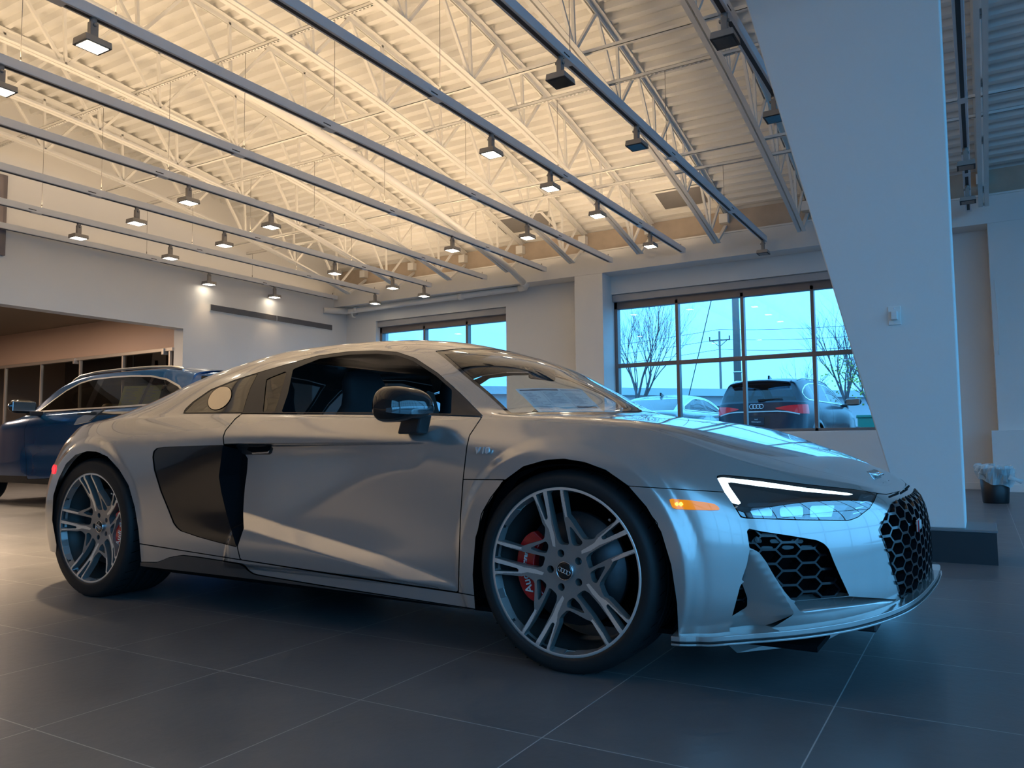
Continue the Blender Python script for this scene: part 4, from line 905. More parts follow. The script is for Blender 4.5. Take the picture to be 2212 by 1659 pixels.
# ---- honeycomb inserts cut into finely resampled skin
def honey(u0, u1, v0, v1, poly, cw, ch, wall, off, solid, name, m, rowmask=None, nu=300, nv=260, parent=car, both_=True):
    uu = np.linspace(u0, u1, nu); vv = np.linspace(v0, v1, nv); G = skin(uu, vv); HV, HT = grid_mesh(G, uu, vv, False)
    HV, HT = clip(HV, HT, field(HV, poly))
    mid = np.argmin(abs(vv-(v0+v1)/2)); arc = np.concatenate([[0], np.cumsum(np.linalg.norm(np.diff(G[:, mid], axis=0), axis=1))])
    tot = arc[-1]; a = tot-np.interp(HV[:, 6], uu, arc); z = HV[:, 2]
    # elongated hexagon lattice: distance to the nearest cell wall
    best = np.full(len(a), 1e9); 
    ci = np.round(a/(cw*.75)).astype(int); dmin = np.full(len(a), -1e9)
    for di in (-1, 0, 1):
        i = ci+di; x0 = i*cw*.75; zo = (i % 2)*ch/2; j = np.round((z-zo)/ch)
        for dj in (-1, 0, 1):
            z0 = (j+dj)*ch+zo; X = np.abs(a-x0); Z = np.abs(z-z0)
            q = np.minimum(ch/2-Z, (cw/2-X-(Z*cw/(2*ch)))*.894427*1.0)   # positive inside the cell
            dmin = np.maximum(dmin, q)
    HV, HT = clip(HV, HT, wall-dmin)
    if both_: return both(name, HV, HT, m, parent, off=off, solid=solid, smooth=False)
    return emit_mesh(name, HV, HT, m, parent, 'both', off=off, solid=solid, smooth=False)
IN_UP = fc([(790,495),(900,520),(1100,550),(1290,582),(1345,615),(1375,655),(1455,840),(1515,985),(1460,998),(1085,1018),(1040,950),(970,840),(900,720),(865,670),(800,650)])
honey(18.4, 21.8, 0.0, 5.2, IN_UP, .088, .042, .0036, -.030, .045, 'inlet_grille', M_grillb)
honey(18.0, 20.4, 0.0, 4.6, fc([(755,845),(790,860),(855,1000),(855,1065),(690,1180),(680,1150),(740,950)]), .075, .042, .0034, -.085, .03, 'corner_grille', M_grillb)
honey(20.6, 23.0, 0.0, 6.0, GRILLE, .088, .042, .0040, .006, .06, 'radiator_grille', M_grillb, both_=False, nu=340, nv=300)
# upper inlet blanking plates and the parking sensor
for k, (x, y) in enumerate(((965,560),(1035,605),(965,655),(1120,650),(1190,605),(1260,648))):
    q = fc([(x-50,y-10),(x-36,y-18),(x+36,y-18),(x+50,y-8),(x+36,y+10),(x-36,y+10)])
    both('inlet_plate', *clip(iV, iT, field(iV, q, front)), noise_tint(mat('plate_grey', (.05, .06, .065), .35), 9, .1), car, off=-.036)
c = [(882+17*math.cos(t), 588+22*math.sin(t)) for t in np.linspace(0, 2*math.pi, 20, endpoint=False)]
both('sensor_mount', *clip(iV, iT, field(iV, fc([(840,612),(862,575),(885,562),(905,575),(930,612)]), front)), M_satin, car, off=-.022)
both('parking_sensor', *clip(iV, iT, field(iV, fc(c), front)), M_grillb, car, off=-.016)
# grille surround edge, number badge
# ---- splitter: a lip whose edge follows the plan of the nose
def lip_path(row, out, u0=17.6, u1=23.0, n=70):
    uu = np.linspace(u0, u1, n); G = skin(uu, np.array([row]))[:, 0]; d = np.gradient(G[:, :2], axis=0); nn = np.stack([-d[:, 1], d[:, 0]], 1)
    nn /= np.linalg.norm(nn, axis=1, keepdims=True); nn = np.where((nn*np.stack([np.ones(n)*.3, -np.ones(n)], 1)).sum(1, keepdims=True) < 0, -nn, nn)
    P = G.copy(); P[:, :2] += nn*np.asarray(out)[:, None] if np.ndim(out) else nn*out; return uu, P
def lip(name, m, z_of, out0, out1, th, row=.6, u0=18.45):
    n = 70; uu, A0 = lip_path(row, out0, u0, 23.0, n); o1 = np.interp(uu, [17.6, 18.3, 19.5, 23], [out1*.15, out1*.55, out1, out1]); _, A1 = lip_path(row, o1, u0, 23.0, n)
    zz = np.interp(uu, z_of[0], z_of[1]); v = []
    for k in range(n):
        for P, dz in ((A0, 0), (A1, 0), (A1, -th), (A0, -th)): v.append((P[k, 0], P[k, 1], zz[k]+dz))
    f = [(4*k+a, 4*k+(a+1) % 4, 4*k+4+(a+1) % 4, 4*k+4+a) for k in range(n-1) for a in range(4)]+[(0, 1, 2, 3)]
    mb = MB().add(v, f); w = [(x, -y, z) for x, y, z in v]; mb.add(w, [t[::-1] for t in f]); return mb.build(name, m, car, .002)
ZL = (ZLU, ZLZ)
lip('splitter', M_paint, ZL, -.10, .052, .014)
lip('splitter_groove', M_grillb, (ZL[0], [z-.014 for z in ZL[1]]), -.10, .044, .006)
lip('splitter_edge', M_chrome if False else M_paint, (ZL[0], [z-.020 for z in ZL[1]]), -.10, .056, .006)
MB().add([(.50,-.86,.150),(.86,-.50,.19),(.80,-.46,.150),(.72,-.62,.115),(.52,-.80,.105)], [(0,1,2,3,4)]).build('air_deflector', M_paint, car, fix=False)
MB().add([(.50,.86,.150),(.86,.50,.19),(.80,.46,.150),(.72,.62,.115),(.52,.80,.105)], [(4,3,2,1,0)]).build('air_deflector', M_paint, car, fix=False)
for sg in (1, -1): MB().box((.80, sg*.36-.07, .125), (.86, sg*.36+.07, .20)).build('brake_scoop', M_satin, car, .006)
# ---- nose badges: three slits, four rings, model badge on the grille
for k, (a, b) in enumerate(((1765, 1835), (1842, 1880), (1884, 1905))):
    q = fc([(a, 292-k*26), (b, 262-k*20), (b+4, 276-k*20), (a+6, 303-k*24)])
    emit_mesh('nose_slit', *clip(fV, fT, field(fV, q, front)), M_void, car, 'both', off=.001)
mb = MB(); four_rings(mb, (.815, 0, .618), .030, .0045, (0, 1, 0), (-.94, 0, .34)); mb.build('ring_emblem', M_chrome, car)
bd = MB().box((.975, -.305, .435), (.983, -.215, .475)).build('model_badge', M_chrome, car, .003)
MB().box((.9815, -.303, .437), (.9845, -.282, .473)).build('badge_red_panel', mat('badge_red', (.6, .01, .02), .3), bd)
me = text_mesh('R8', .038, .002, bold=.001); xform(me, (0, 1, 0), (0, 0, 1), (1, 0, 0), (.985, -.248, .455)); link('badge_letters', me, bd, M_white)
# ---- door mirrors: domed housing, lower shell with the indicator strip, foot
def mirror(sg):
    v = []; f = []; nu, nv = 28, 20; c = np.array([-.578, -1.035, .872])
    for i in range(nu+1):
        a = -1+2*i/nu                                  # across (outboard .. inboard)
        for j in range(nv):
            t = 2*math.pi*j/nv; w = (1-abs(a)**3.2)**.5 if abs(a) < 1 else 0
            hz = (.075 if math.sin(t) > 0 else .052)*w*(1-.12*a); hx = (.105 if math.cos(t) > 0 else .03)*w
            co, si = math.cos(t), math.sin(t); co = math.copysign(abs(co)**.8, co); si = math.copysign(abs(si)**.9, si)
            v.append((c[0]+hx*co-.035*(a*.5-.5)*-1*0-.03*(1-a)*.5, (c[1]+.115*a)*1.0, c[2]+hz*si+.012*(a-1)*.3))
    for i in range(nu):
        for j in range(nv): f.append((i*nv+j, i*nv+(j+1) % nv, (i+1)*nv+(j+1) % nv, (i+1)*nv+j))
    fl = lambda q: [(x, y*sg, z) for x, y, z in q]
    o = MB().add(fl(v), f, 0, True).build('door_mirror', M_gloss, car)
    # glossy indicator strip wrapped round the front face
    sv = []; sf = []
    for i in range(nu+1):
        a = -.93+1.86*i/nu; w = (1-abs(a)**3.2)**.5
        for tt in (-.30, -.02, .10):
            hz = (.075 if tt > 0 else .052)*w*(1-.12*a); hx = .105*w; co, si = abs(math.cos(tt))**.8, math.copysign(abs(math.sin(tt))**.9, tt)
            sv.append((c[0]+(hx*co)*1.015+.001-.03*(1-a)*.5, c[1]+.115*a, c[2]+hz*si-.008+.012*(a-1)*.3))
    for i in range(nu):
        for k in range(2): sf.append((i*3+k, i*3+k+1, (i+1)*3+k+1, (i+1)*3+k))
    MB().add(fl(sv), sf, 0, True).build('mirror_indicator', mat('indicator_lens', (.10, .12, .13), .06, .6, 1.0), o)
    MB().prism([(c[0]-.06, .775), (c[0]+.035, .775), (c[0]+.055, .845), (c[0]-.035, .85)], 1, min(sg*-.99, sg*-.925), max(sg*-.99, sg*-.925)).build('mirror_foot', M_satin, o, .008)
mirror(1); mirror(-1)
# ---- rear wing and tail lamps
def wing():
    v = []; n = 40
    for k in range(n+1):
        y = -.795+1.59*k/n; e = abs(y)/.795; z = .938-.02*e**2; x = -2.86-.02*e**2
        for dx, dz in ((.17, -.010), (0, .006), (-.16, .006), (-.16, -.004), (0, -.012)): v.append((x+dx, y, z+dz))
    f = [(5*k+a, 5*k+(a+1) % 5, 5*k+5+(a+1) % 5, 5*k+5+a) for k in range(n) for a in range(5)]+[tuple(range(5)), tuple(5*n+4-a for a in range(5))]
    return MB().add(v, f).build('rear_wing', M_satin, car)
wg = wing()
for sg in (1, -1):
    MB().prism([(-2.92, .86), (-2.80, .86), (-2.78, .915), (-2.93, .915)], 1, min(sg*.50, sg*.515), max(sg*.50, sg*.515)).build('wing_support', M_satin, wg)
    ep = [FR.at(x, y, -.795) for x, y in ((159,918),(167,904),(203,886.5),(224,884.5),(213,893),(190,911))]
    ep = [(a, b*(-sg), c) for a, b, c in ep]; n_ = len(ep); ep2 = [(a, b-sg*.012*1, c) for a, b, c in ep]
    MB().add(ep+ep2, [tuple(range(n_)), tuple(range(2*n_-1, n_-1, -1))]+[(k, n_+k, n_+(k+1) % n_, (k+1) % n_) for k in range(n_)]).build('wing_end_plate', noise_tint(mat('end_plate_grey', (.40, .385, .37), .3, .6, .6), 9, .05), wg)
RL = [(113,1008),(119,1003),(122,1010),(119,1024),(114,1024)]
rm = lambda V: (V[:, 0] < -2.9) & (V[:, 1] < -.5)
both('tail_marker', *clip(BV, BT, field(BV, RL, rm)), mat('red_lens', (.7, .01, .02), .15, 0, .6, emis=(1, .02, .04), estr=1.2), car, off=.004)
# ---- wheels
M_rubber = noise_tint(mat('tyre_rubber', (0.014, 0.014, 0.015), 0.55, spec=0.35), 25, 0.2)
M_mach = noise_tint(mat('machined_alloy', (0.86, 0.84, 0.81), 0.38, 0.75), 40, 0.05)
M_wgrey = noise_tint(mat('wheel_grey', (0.30, 0.29, 0.28), 0.38, 0.6), 30, 0.06)
M_barrel = noise_tint(mat('barrel_grey', (0.10, 0.097, 0.094), 0.4, 0.6), 30, 0.06)
M_disc = noise_tint(mat('brake_disc', (0.07, 0.07, 0.075), 0.4, 0.8), 60, 0.15)
M_cal = mat('caliper_red', (0.55, 0.008, 0.010), 0.25, 0.0, 0.6)
wc = lambda pts: np.array([FR.at(980+x/3.19, 960+y/3.19, -.925)[[0, 2]] for x, y in pts])-np.array([0.0, .3235])
RL_ = .272
HOLES = [wc(q) for q in (
 [(640,312),(650,300),(722,297),(733,306),(738,420),(750,530),(772,665),(776,690),(765,698),(724,695),(708,686),(692,655),(672,560),(655,440)],
 [(563,338),(572,328),(604,312),(614,318),(624,400),(636,505),(630,520),(618,520),(590,430)],
 [(756,306),(850,312),(920,345),(990,388),(1060,440),(1118,495),(1122,508),(1112,528),(1040,580),(975,625),(958,650),(930,658),(888,660),(872,650),(850,618),(800,535),(770,495)],
 [(785,572),(795,575),(868,672),(870,685),(856,702),(838,706),(808,702),(798,690),(786,640)])]
def rot2(P, a): c, s_ = math.cos(a), math.sin(a); return np.stack([c*P[:, 0]-s_*P[:, 1], s_*P[:, 0]+c*P[:, 1]], 1)
BLD = [wc(q) for q in ([(722,285),(745,285),(760,400),(774,500),(757,506),(742,420)], [(540,335),(562,325),(592,420),(622,516),(636,516),(622,400),(614,305),(640,300),(650,420),(660,560),(678,640),(681,712),(662,706),(652,650),(640,590),(617,545),(580,430)])]
def wheel_face(rec):
    rr = np.concatenate([np.linspace(.004, .06, 14), np.linspace(.062, RL_, 74)]); tt = np.linspace(0, 2*math.pi, 641)
    G = np.zeros((len(rr), len(tt), 3)); G[..., 0] = rr[:, None]*np.cos(tt); G[..., 2] = rr[:, None]*np.sin(tt)
    q = np.clip(rr/.252, 0, 1); prof = rec*(1-q**2.2); prof = np.where(rr > .262, .004*(rr-.262)/.01, prof); G[..., 1] = prof[:, None]
    Vw, Tw = grid_mesh(G, rr, tt, flip=False); 
    P = Vw[:, [0, 2]]; d = np.full(len(P), 1e9); md = np.full(len(P), -1e9)
    for k in range(5):
        Q = rot2(P, -k*2*math.pi/5)
        for h in HOLES: d = np.minimum(d, -sdp(Q, h))
        for b in BLD: md = np.maximum(md, sdp(Q, b))
        a = math.pi/2+math.pi/5*1+.31-math.pi/5; c = np.array([.057*math.cos(a+k*2*math.pi/5), .057*math.sin(a+k*2*math.pi/5)])
        d = np.minimum(d, np.hypot(P[:, 0]-c[0], P[:, 1]-c[1])-.0125)
    md = np.maximum(md, Vw[:, 6]-.2615)
    Vw[:, 7] = md; Vw, Tw = clip(Vw, Tw, d); mi = (Vw[Tw, 7].mean(1) > 0)
    X = Vw[:, :3]; me = bpy.data.meshes.new('wheel_spokes'); 
    n = np.cross(X[Tw[:, 1]]-X[Tw[:, 0]], X[Tw[:, 2]]-X[Tw[:, 0]])
    Tw = np.where((n[:, 1] > 0)[:, None], Tw[:, ::-1], Tw)
    me.from_pydata(X.tolist(), [], Tw.tolist()); me.materials.append(M_wgrey); me.materials.append(M_mach)
    me.polygons.foreach_set('material_index', mi.astype(np.int32)); me.update(); return me
FACE_F, FACE_R = wheel_face(.022), wheel_face(.058)
def tyre_mesh(Rt, w):
    prof = [(.262, .02), (.272, -.004), (.280, -.010), (.290, -.008), (Rt-.030, -.010), (Rt-.016, -.004), (Rt-.006, .008), (Rt-.001, .022), (Rt, .05)]
    ys = np.linspace(.05, w-.05, 25)[1:-1]
    for k, y in enumerate(ys): prof.append((Rt-(.006 if k % 6 == 3 else 0), y))
    prof += [(Rt, w-.05), (Rt-.001, w-.022), (Rt-.008, w-.006), (Rt-.03, w), (.27, w-.01), (.262, w-.02)]
    return MB().lathe(prof, 96, 'y')
def wheel(x, yo, z, Rt, w, face, rec, cal, sg):
    p_ = lambda v: v
    hub = bpy.data.objects.new('wheel', None); COL.objects.link(hub); hub.parent = car; hub.location = (x, yo*sg, z); hub.rotation_euler = (0, 0, 0 if sg < 0 else math.pi)
    t = tyre_mesh(Rt, w)
    for k in range(40):   # shoulder grooves
        a = 2*math.pi*k/40; c, s_ = math.cos(a), math.sin(a); c2, s2 = math.cos(a+.03), math.sin(a+.03)
        t.add([((Rt+.0006)*c, .012, (Rt+.0006)*s_), ((Rt+.0006)*c2, .055, (Rt+.0006)*s2), ((Rt+.0006)*math.cos(a+.042), .055, (Rt+.0006)*math.sin(a+.042)), ((Rt+.0006)*math.cos(a+.012), .012, (Rt+.0006)*math.sin(a+.012))], [(0, 1, 2, 3)], 1)
    t.build('tyre', [M_rubber, M_void], hub, fix=False)
    o = link('spokes', face, hub); k = o.modifiers.new('thickness', 'SOLIDIFY'); k.thickness = .030; k.offset = -1; k.material_offset_rim = -1; k.use_rim = True
    MB().lathe([(.2725, .0), (.2665, .004), (.2645, .02), (.263, .055), (.252, .075), (.245, .13), (.248, w-.03), (.262, w-.02)], 96, 'y').build('rim_barrel', M_barrel, hub, fix=False)
    MB().lathe([(.262, .0), (.2725, -.002), (.2745, .004), (.266, .012)], 96, 'y').build('rim_flange', M_mach, hub, fix=False)
    MB().lathe([(.0001, rec-.012), (.024, rec-.012), (.0285, rec-.008), (.030, rec+.004)], 40, 'y').build('centre_cap', M_gloss, hub, fix=False)
    MB().lathe([(.0275, rec-.0105), (.0285, rec-.0125), (.0300, rec-.011), (.0305, rec-.002)], 40, 'y').build('cap_ring', M_chrome, hub, fix=False)
    mb = MB(); four_rings(mb, (0, rec-.0135, 0), .0068, .0012, (math.cos(-.35), 0, math.sin(-.35)), (-math.sin(-.35), 0, math.cos(-.35))); mb.build('ring_emblem', M_chrome, hub)
    MB().lathe([(.065, .085), (.185, .085), (.187, .09), (.187, .118), (.065, .118)], 72, 'y').lathe([(.0001, .06), (.07, .06), (.075, .09)], 40, 'y').build('brake_disc', M_disc, hub, fix=False)
    # red caliper with white lettering
    a0, a1 = cal; n = 18; v = []
    for k in range(n+1):
        a = a0+(a1-a0)*k/n; e = 1-abs(2*k/n-1)**4*.35
        for r, y in ((.137, .052+.02*(1-e)), (.137+.068*e, .052+.012*(1-e)), (.140+.068*e, .135), (.137, .135)): v.append((r*math.cos(a), y, r*math.sin(a)))
    f = [(4*k+i, 4*k+(i+1) % 4, 4*k+4+(i+1) % 4, 4*k+4+i) for k in range(n) for i in range(4)]+[(3, 2, 1, 0), (4*n, 4*n+1, 4*n+2, 4*n+3)]
    cal_o = MB().add(v, f).build('brake_caliper', M_cal, hub, .004)
    am = (a0+a1)/2; sw = 1 if math.cos(am) < 0 else -1
    for s_, da, sz in (('Audi', .30*sw, .040), ('ceramic', -.22*sw, .022)):
        me = text_mesh(s_, sz, .0008, bold=.0006); a = am+da; rd = Vector((math.cos(a), 0, math.sin(a))); tg = Vector((-math.sin(a), 0, math.cos(a)))*(-1 if math.cos(am) < 0 else 1)
        xform(me, tg, rd if math.cos(am) < 0 else -rd, (0, -1, 0), Vector((rd.x*.172, .0505, rd.z*.172))); link('caliper_lettering', me, cal_o, M_white)
    MB().tube([(.16, .03, .165), (.165, .005, .172)], .004, 8).build('valve_stem', M_chrome, hub)
for sg in (-1, 1):
    wheel(0, .925, .3235, .3275, .245, FACE_F, .022, (R(140), R(222)), sg)
    wheel(-2.65, .935, .3385, .3455, .300, FACE_R, .058, (R(-28), R(30)), sg)
# ================================================================== GENERIC TALL CAR, USED FOR THE BLUE SUV AND THE TWO CARS OUTSIDE
LOWS = [[(-3.4,.86,.30),(-2.82,.90,.26),(-1.4,.88,.24),(0,.90,.25),(.35,.88,.25)],
 [(-3.4,.885,.42),(-2.82,.93,.40),(-1.4,.915,.36),(0,.935,.38),(.35,.91,.38)],
 [(-3.4,.90,.60),(-2.82,.945,.58),(-1.4,.925,.55),(0,.948,.56),(.35,.92,.56)],
 [(-3.4,.905,.82),(-2.82,.95,.82),(-1.4,.94,.80),(0,.95,.78),(.35,.915,.76)],
 [(-3.4,.895,.97),(-2.82,.94,.975),(-1.4,.938,.96),(0,.935,.92),(.35,.89,.90)],
 [(-3.4,.875,1.06),(-2.82,.905,1.062),(-1.4,.905,1.05),(0,.885,1.0),(.35,.845,.975)]]
UPS = {-3.4:[(.855,1.085),(.80,1.27),(.71,1.43),(.64,1.51),(.38,1.56),(0,1.575)], -3.1:[(.885,1.085),(.815,1.30),(.715,1.50),(.65,1.575),(.38,1.615),(0,1.625)],
-2.82:[(.888,1.08),(.81,1.30),(.71,1.525),(.645,1.598),(.38,1.64),(0,1.65)], -2.4:[(.888,1.078),(.805,1.30),(.705,1.535),(.64,1.608),(.38,1.652),(0,1.662)],
-1.9:[(.888,1.075),(.805,1.30),(.705,1.535),(.64,1.608),(.38,1.652),(0,1.662)], -1.4:[(.888,1.07),(.805,1.29),(.71,1.52),(.64,1.595),(.38,1.642),(0,1.652)],
-.9:[(.885,1.062),(.825,1.22),(.745,1.40),(.665,1.50),(.38,1.568),(0,1.585)], -.55:[(.88,1.052),(.855,1.12),(.80,1.22),(.705,1.32),(.38,1.42),(0,1.45)],
-.2:[(.87,1.035),(.855,1.05),(.82,1.065),(.73,1.10),(.38,1.21),(0,1.25)], .1:[(.85,1.005),(.83,1.012),(.79,1.02),(.70,1.03),(.38,1.055),(0,1.08)], .35:[(.825,.982),(.805,.988),(.77,.994),(.68,1.002),(.38,1.015),(0,1.02)]}
FS = [[(.68,.79,.25),(.72,.81,.38),(.74,.81,.55),(.72,.79,.74),(.69,.76,.86),(.66,.72,.925),(.65,.70,.932),(.645,.68,.938),(.64,.645,.945),(.64,.56,.955),(.64,.32,.968),(.65,0,.972)],
[(.80,.5,.25),(.84,.52,.38),(.85,.52,.55),(.83,.50,.74),(.80,.47,.85),(.77,.44,.895),(.76,.43,.902),(.755,.41,.908),(.75,.38,.913),(.745,.32,.92),(.74,.18,.93),(.74,0,.935)],
[(.84,0,.25),(.88,0,.38),(.89,0,.55),(.87,0,.74),(.84,0,.84),(.81,0,.88),(.80,0,.887),(.795,0,.893),(.79,0,.898),(.785,0,.905),(.78,0,.912),(.775,0,.92)]]
RS = [[(-3.66,0,.30),(-3.76,0,.42),(-3.78,0,.60),(-3.75,0,.82),(-3.73,0,.97),(-3.71,0,1.06),(-3.69,0,1.09),(-3.58,0,1.29),(-3.49,0,1.45),(-3.44,0,1.53),(-3.39,0,1.565),(-3.33,0,1.58)],
[(-3.63,.5,.30),(-3.73,.5,.42),(-3.75,.5,.60),(-3.72,.5,.82),(-3.70,.5,.97),(-3.68,.5,1.06),(-3.66,.5,1.09),(-3.56,.47,1.29),(-3.47,.43,1.445),(-3.43,.38,1.52),(-3.38,.22,1.562),(-3.33,0,1.578)],
[(-3.5,.80,.30),(-3.58,.815,.42),(-3.60,.82,.60),(-3.58,.82,.82),(-3.57,.81,.97),(-3.555,.79,1.06),(-3.54,.775,1.09),(-3.49,.725,1.27),(-3.43,.66,1.42),(-3.40,.59,1.50),(-3.37,.36,1.555),(-3.34,0,1.576)]]
def zmap(z): return np.interp(z, [0, .8, 1.06, 1.53, 1.66, 1.8], [0, .85, 1.165, 1.60, 1.705, 1.85])
def tall_table(sedan=False):
    st = [list(r) for r in RS]
    for x in sorted(UPS): st.append([(x, pchip([a[0] for a in L], [a[1] for a in L], x)[0], pchip([a[0] for a in L], [a[2] for a in L], x)[0]) for L in LOWS]+[(x, s, z) for s, z in UPS[x]])
    P = np.array(st+[list(r) for r in FS], float)
    if not sedan: P[..., 2] = zmap(P[..., 2])
    if sedan:
        x, z = P[..., 0], P[..., 2]; up = np.maximum(z-1.05, 0); w = np.clip((-2.0-x)/1.4, 0, 1)
        P[..., 0] = x+up*w*1.9; P[..., 2] = np.where(z > 1.0, 1.0+(z-1.0)*.72, z)
    return P
M_trimb = mat('bright_trim', (.85, .83, .80), .28, .9)
def make_suv(root, m_body, fr, sgn, dlo_px=None, dlo_xz=None, sedan=False, seat_m=None, sticker=None, m_glass=None, rear=False):
    fa = 0 if sedan else .80
    net = Net(tall_table(sedan)); nu, nv = net.P.shape[:2]
    uu = np.linspace(0, nu-1, (nu-1)*14+1); vv = np.linspace(0, nv-1, (nv-1)*13+1); G = net.ev(uu, vv)
    x, s, z = G[..., 0], G[..., 1].copy(), G[..., 2]
    for cx in (fa, -2.82): s = s+.014*(1-sstep(.41, .47, np.hypot(x-cx, z-.36)))*sstep(.6, .8, s)
    s = s-.022*sstep(.78, .62, z)*sstep(.34, .46, z)*sstep(-2.5, -2.2, x)*sstep(-.3, -.55, x)
    G = np.stack([x, -s, z], -1); V, T = grid_mesh(G, uu, vv, False)
    side = lambda V: (V[:, 1] < -.5) & (V[:, 0] < 1.2) & (V[:, 0] > -3.52)
    XZ = lambda V: V[:, [0, 2]]
    for cx in (fa, -2.82):
        d = np.hypot(V[:, 0]-cx, V[:, 2]-.36)-.395; V, T = clip(V, T, np.where(side(V), d, np.abs(d)+.05))
    # windows traced in the side elevation
    fa = 0 if sedan else .80; zz = (lambda z: 1.0+max(z-1.0, 0)*.72 if z > 1 else z) if sedan else (lambda z: float(zmap(z)))
    sh = (lambda x, z: x+max(z-1.05, 0)*min(max((-2.0-x)/1.4, 0), 1)*1.9) if sedan else (lambda x, z: x)
    out = [(-.50,1.085),(-.62,1.15),(-.80,1.27),(-1.0,1.39),(-1.25,1.485),(-1.5,1.525),(-1.9,1.535),(-2.3,1.53),(-2.7,1.505),(-3.05,1.44),(-3.3,1.345),(-3.42,1.26),(-3.36,1.16),(-3.2,1.105),(-2.2,1.095),(-1.2,1.09)]
    out = [(sh(a, b), zz(b)) for a, b in out]
    def fld(V, poly, mask): d = sdp(XZ(V), poly); return np.where(mask(V), d, -np.abs(d)-.1)
    rows = lambda V: side(V) & (V[:, 7] > 5.2)
    dd = fld(V, out, rows); wv = clip(V, T, dd); V, T = clip(V, T, -dd)
    trim = clip(*wv, .020-fld(wv[0], out, rows)); ins = clip(*wv, fld(wv[0], out, rows)-.020)
    both('window_trim', *trim, M_trimb, root, off=.004)
    posts = [[(-1.62,.9),(-1.74,.9),(-1.76,1.7),(-1.62,1.7)], [(-2.66,.9),(-2.72,.9),(-2.80,1.7),(-2.74,1.7)], [(-.70,.9),(-.74,.9),(-.80,1.7),(-.76,1.7)]]
    posts = [[(sh(a, b), zz(b)) for a, b in q] for q in posts]
    for q in posts:
        f_ = fld(ins[0], q, lambda V: np.ones(len(V), bool)); pst = clip(*ins, f_); ins = clip(*ins, -f_); both('window_pillar', *pst, M_gloss, root)
    cuts = sorted([-.77, -1.69, -2.74]); cuts = [sh(c, 1.3) for c in cuts]; prev = ins
    for nm, a, b in (('side_window', cuts[2], 9), ('side_window', cuts[1], cuts[2]), ('side_window', cuts[0], cuts[1]), ('side_window', -9, cuts[0])):
        g = clip(*ins, np.minimum(ins[0][:, 0]-a, b-ins[0][:, 0])); both(nm, *g, m_glass, root)
    # windscreen and rear window
    wsm = lambda V: (V[:, 7] > 8.7) & (V[:, 0] > -1.12) & (V[:, 0] < .12)
    u0, v0 = V[:, 6], V[:, 7]
    d = np.minimum.reduce([V[:, 7]-9.05, V[:, 0]+1.05-.1*(1-np.abs(V[:, 1])/.7), .02-.30*np.abs(V[:, 1])**2-V[:, 0]])
    g = clip(V, T, d); V, T = clip(V, T, -d); emit_mesh('windshield', *g, m_glass, root, 'both')
    lo, hi = (zz(1.10), zz(1.47)) if not sedan else (zz(1.10), zz(1.50))
    d = np.minimum.reduce([V[:, 2]-lo, hi-V[:, 2], 3.0-V[:, 6] if not sedan else 3.6-V[:, 6], (.74-.32*(V[:, 2]-lo)/(hi-lo)*.5-np.abs(V[:, 1]))])
    g = clip(V, T, d); V, T = clip(V, T, -d); emit_mesh('rear_window', *g, m_glass, root, 'both')
    # doors and sill
    dp = [[(-.45,.30),(-.42,.9),(-.50,1.075),(-1.68,1.085),(-1.66,.34)], [(-1.69,.34),(-1.71,1.085),(-2.75,1.09),(-2.55,.75),(-2.36,.50),(-2.32,.36)]]
    for q in dp:
        q = [(a, zz(b)) for a, b in q]; f_ = fld(V, q, side); g = clip(V, T, f_-.003); V, T = clip(V, T, -f_-.003); both('door', *g, m_body, root)
    f_ = np.where(side(V), .36-V[:, 2], -.1); g = clip(V, T, f_); V, T = clip(V, T, -f_); both('lower_cladding', *g, M_satin, root)
    emit_mesh('body_shell', V, T, m_body, root, 'both')
    # dark tub, floor and cabin fittings
    MB().box((-3.45, -.80, .30), (.55, .80, .34)).build('floor_pan', M_void, root)
    L_ = clip(*grid_mesh(G, uu, vv, False), 5.0-grid_mesh(G, uu, vv, False)[0][:, 7]); L2 = L_
    for cx in (fa, -2.82):
        d = np.hypot(L2[0][:, 0]-cx, L2[0][:, 2]-.36)-.42; L2 = clip(*L2, np.where(side(L2[0]), d, np.abs(d)+.05))
    emit_mesh('inner_shell', *L2, M_void, root, 'both', off=-.05)
    for cx in (fa, -2.82):
        for sg in (1, -1): MB().box((cx-.42, min(sg*.60, sg*.55), .3), (cx+.42, max(sg*.60, sg*.55), .75)).build('wheel_housing', M_void, root)
    h = 1.0 if not sedan else .82
    for (sx, sy, mm) in ((-1.35, -.38, 0), (-1.35, .38, 0), (-2.25, -.38, 1), (-2.25, .38, 1)):
        sm_ = seat_m[mm] if seat_m else M_cab
        MB().box((sx-.10, sy-.24, .45), (sx+.08, sy+.24, 1.08*h)).build('seat_back', sm_, root, .06, 4)
        MB().box((sx-.14, sy-.14, 1.11*h), (sx+.0, sy+.14, 1.29*h)).build('headrest', sm_, root, .05, 4)
    MB().box((-.62, -.75, .7), (-.1, .75, 1.0*h)).build('dashboard', M_cab, root, .04)
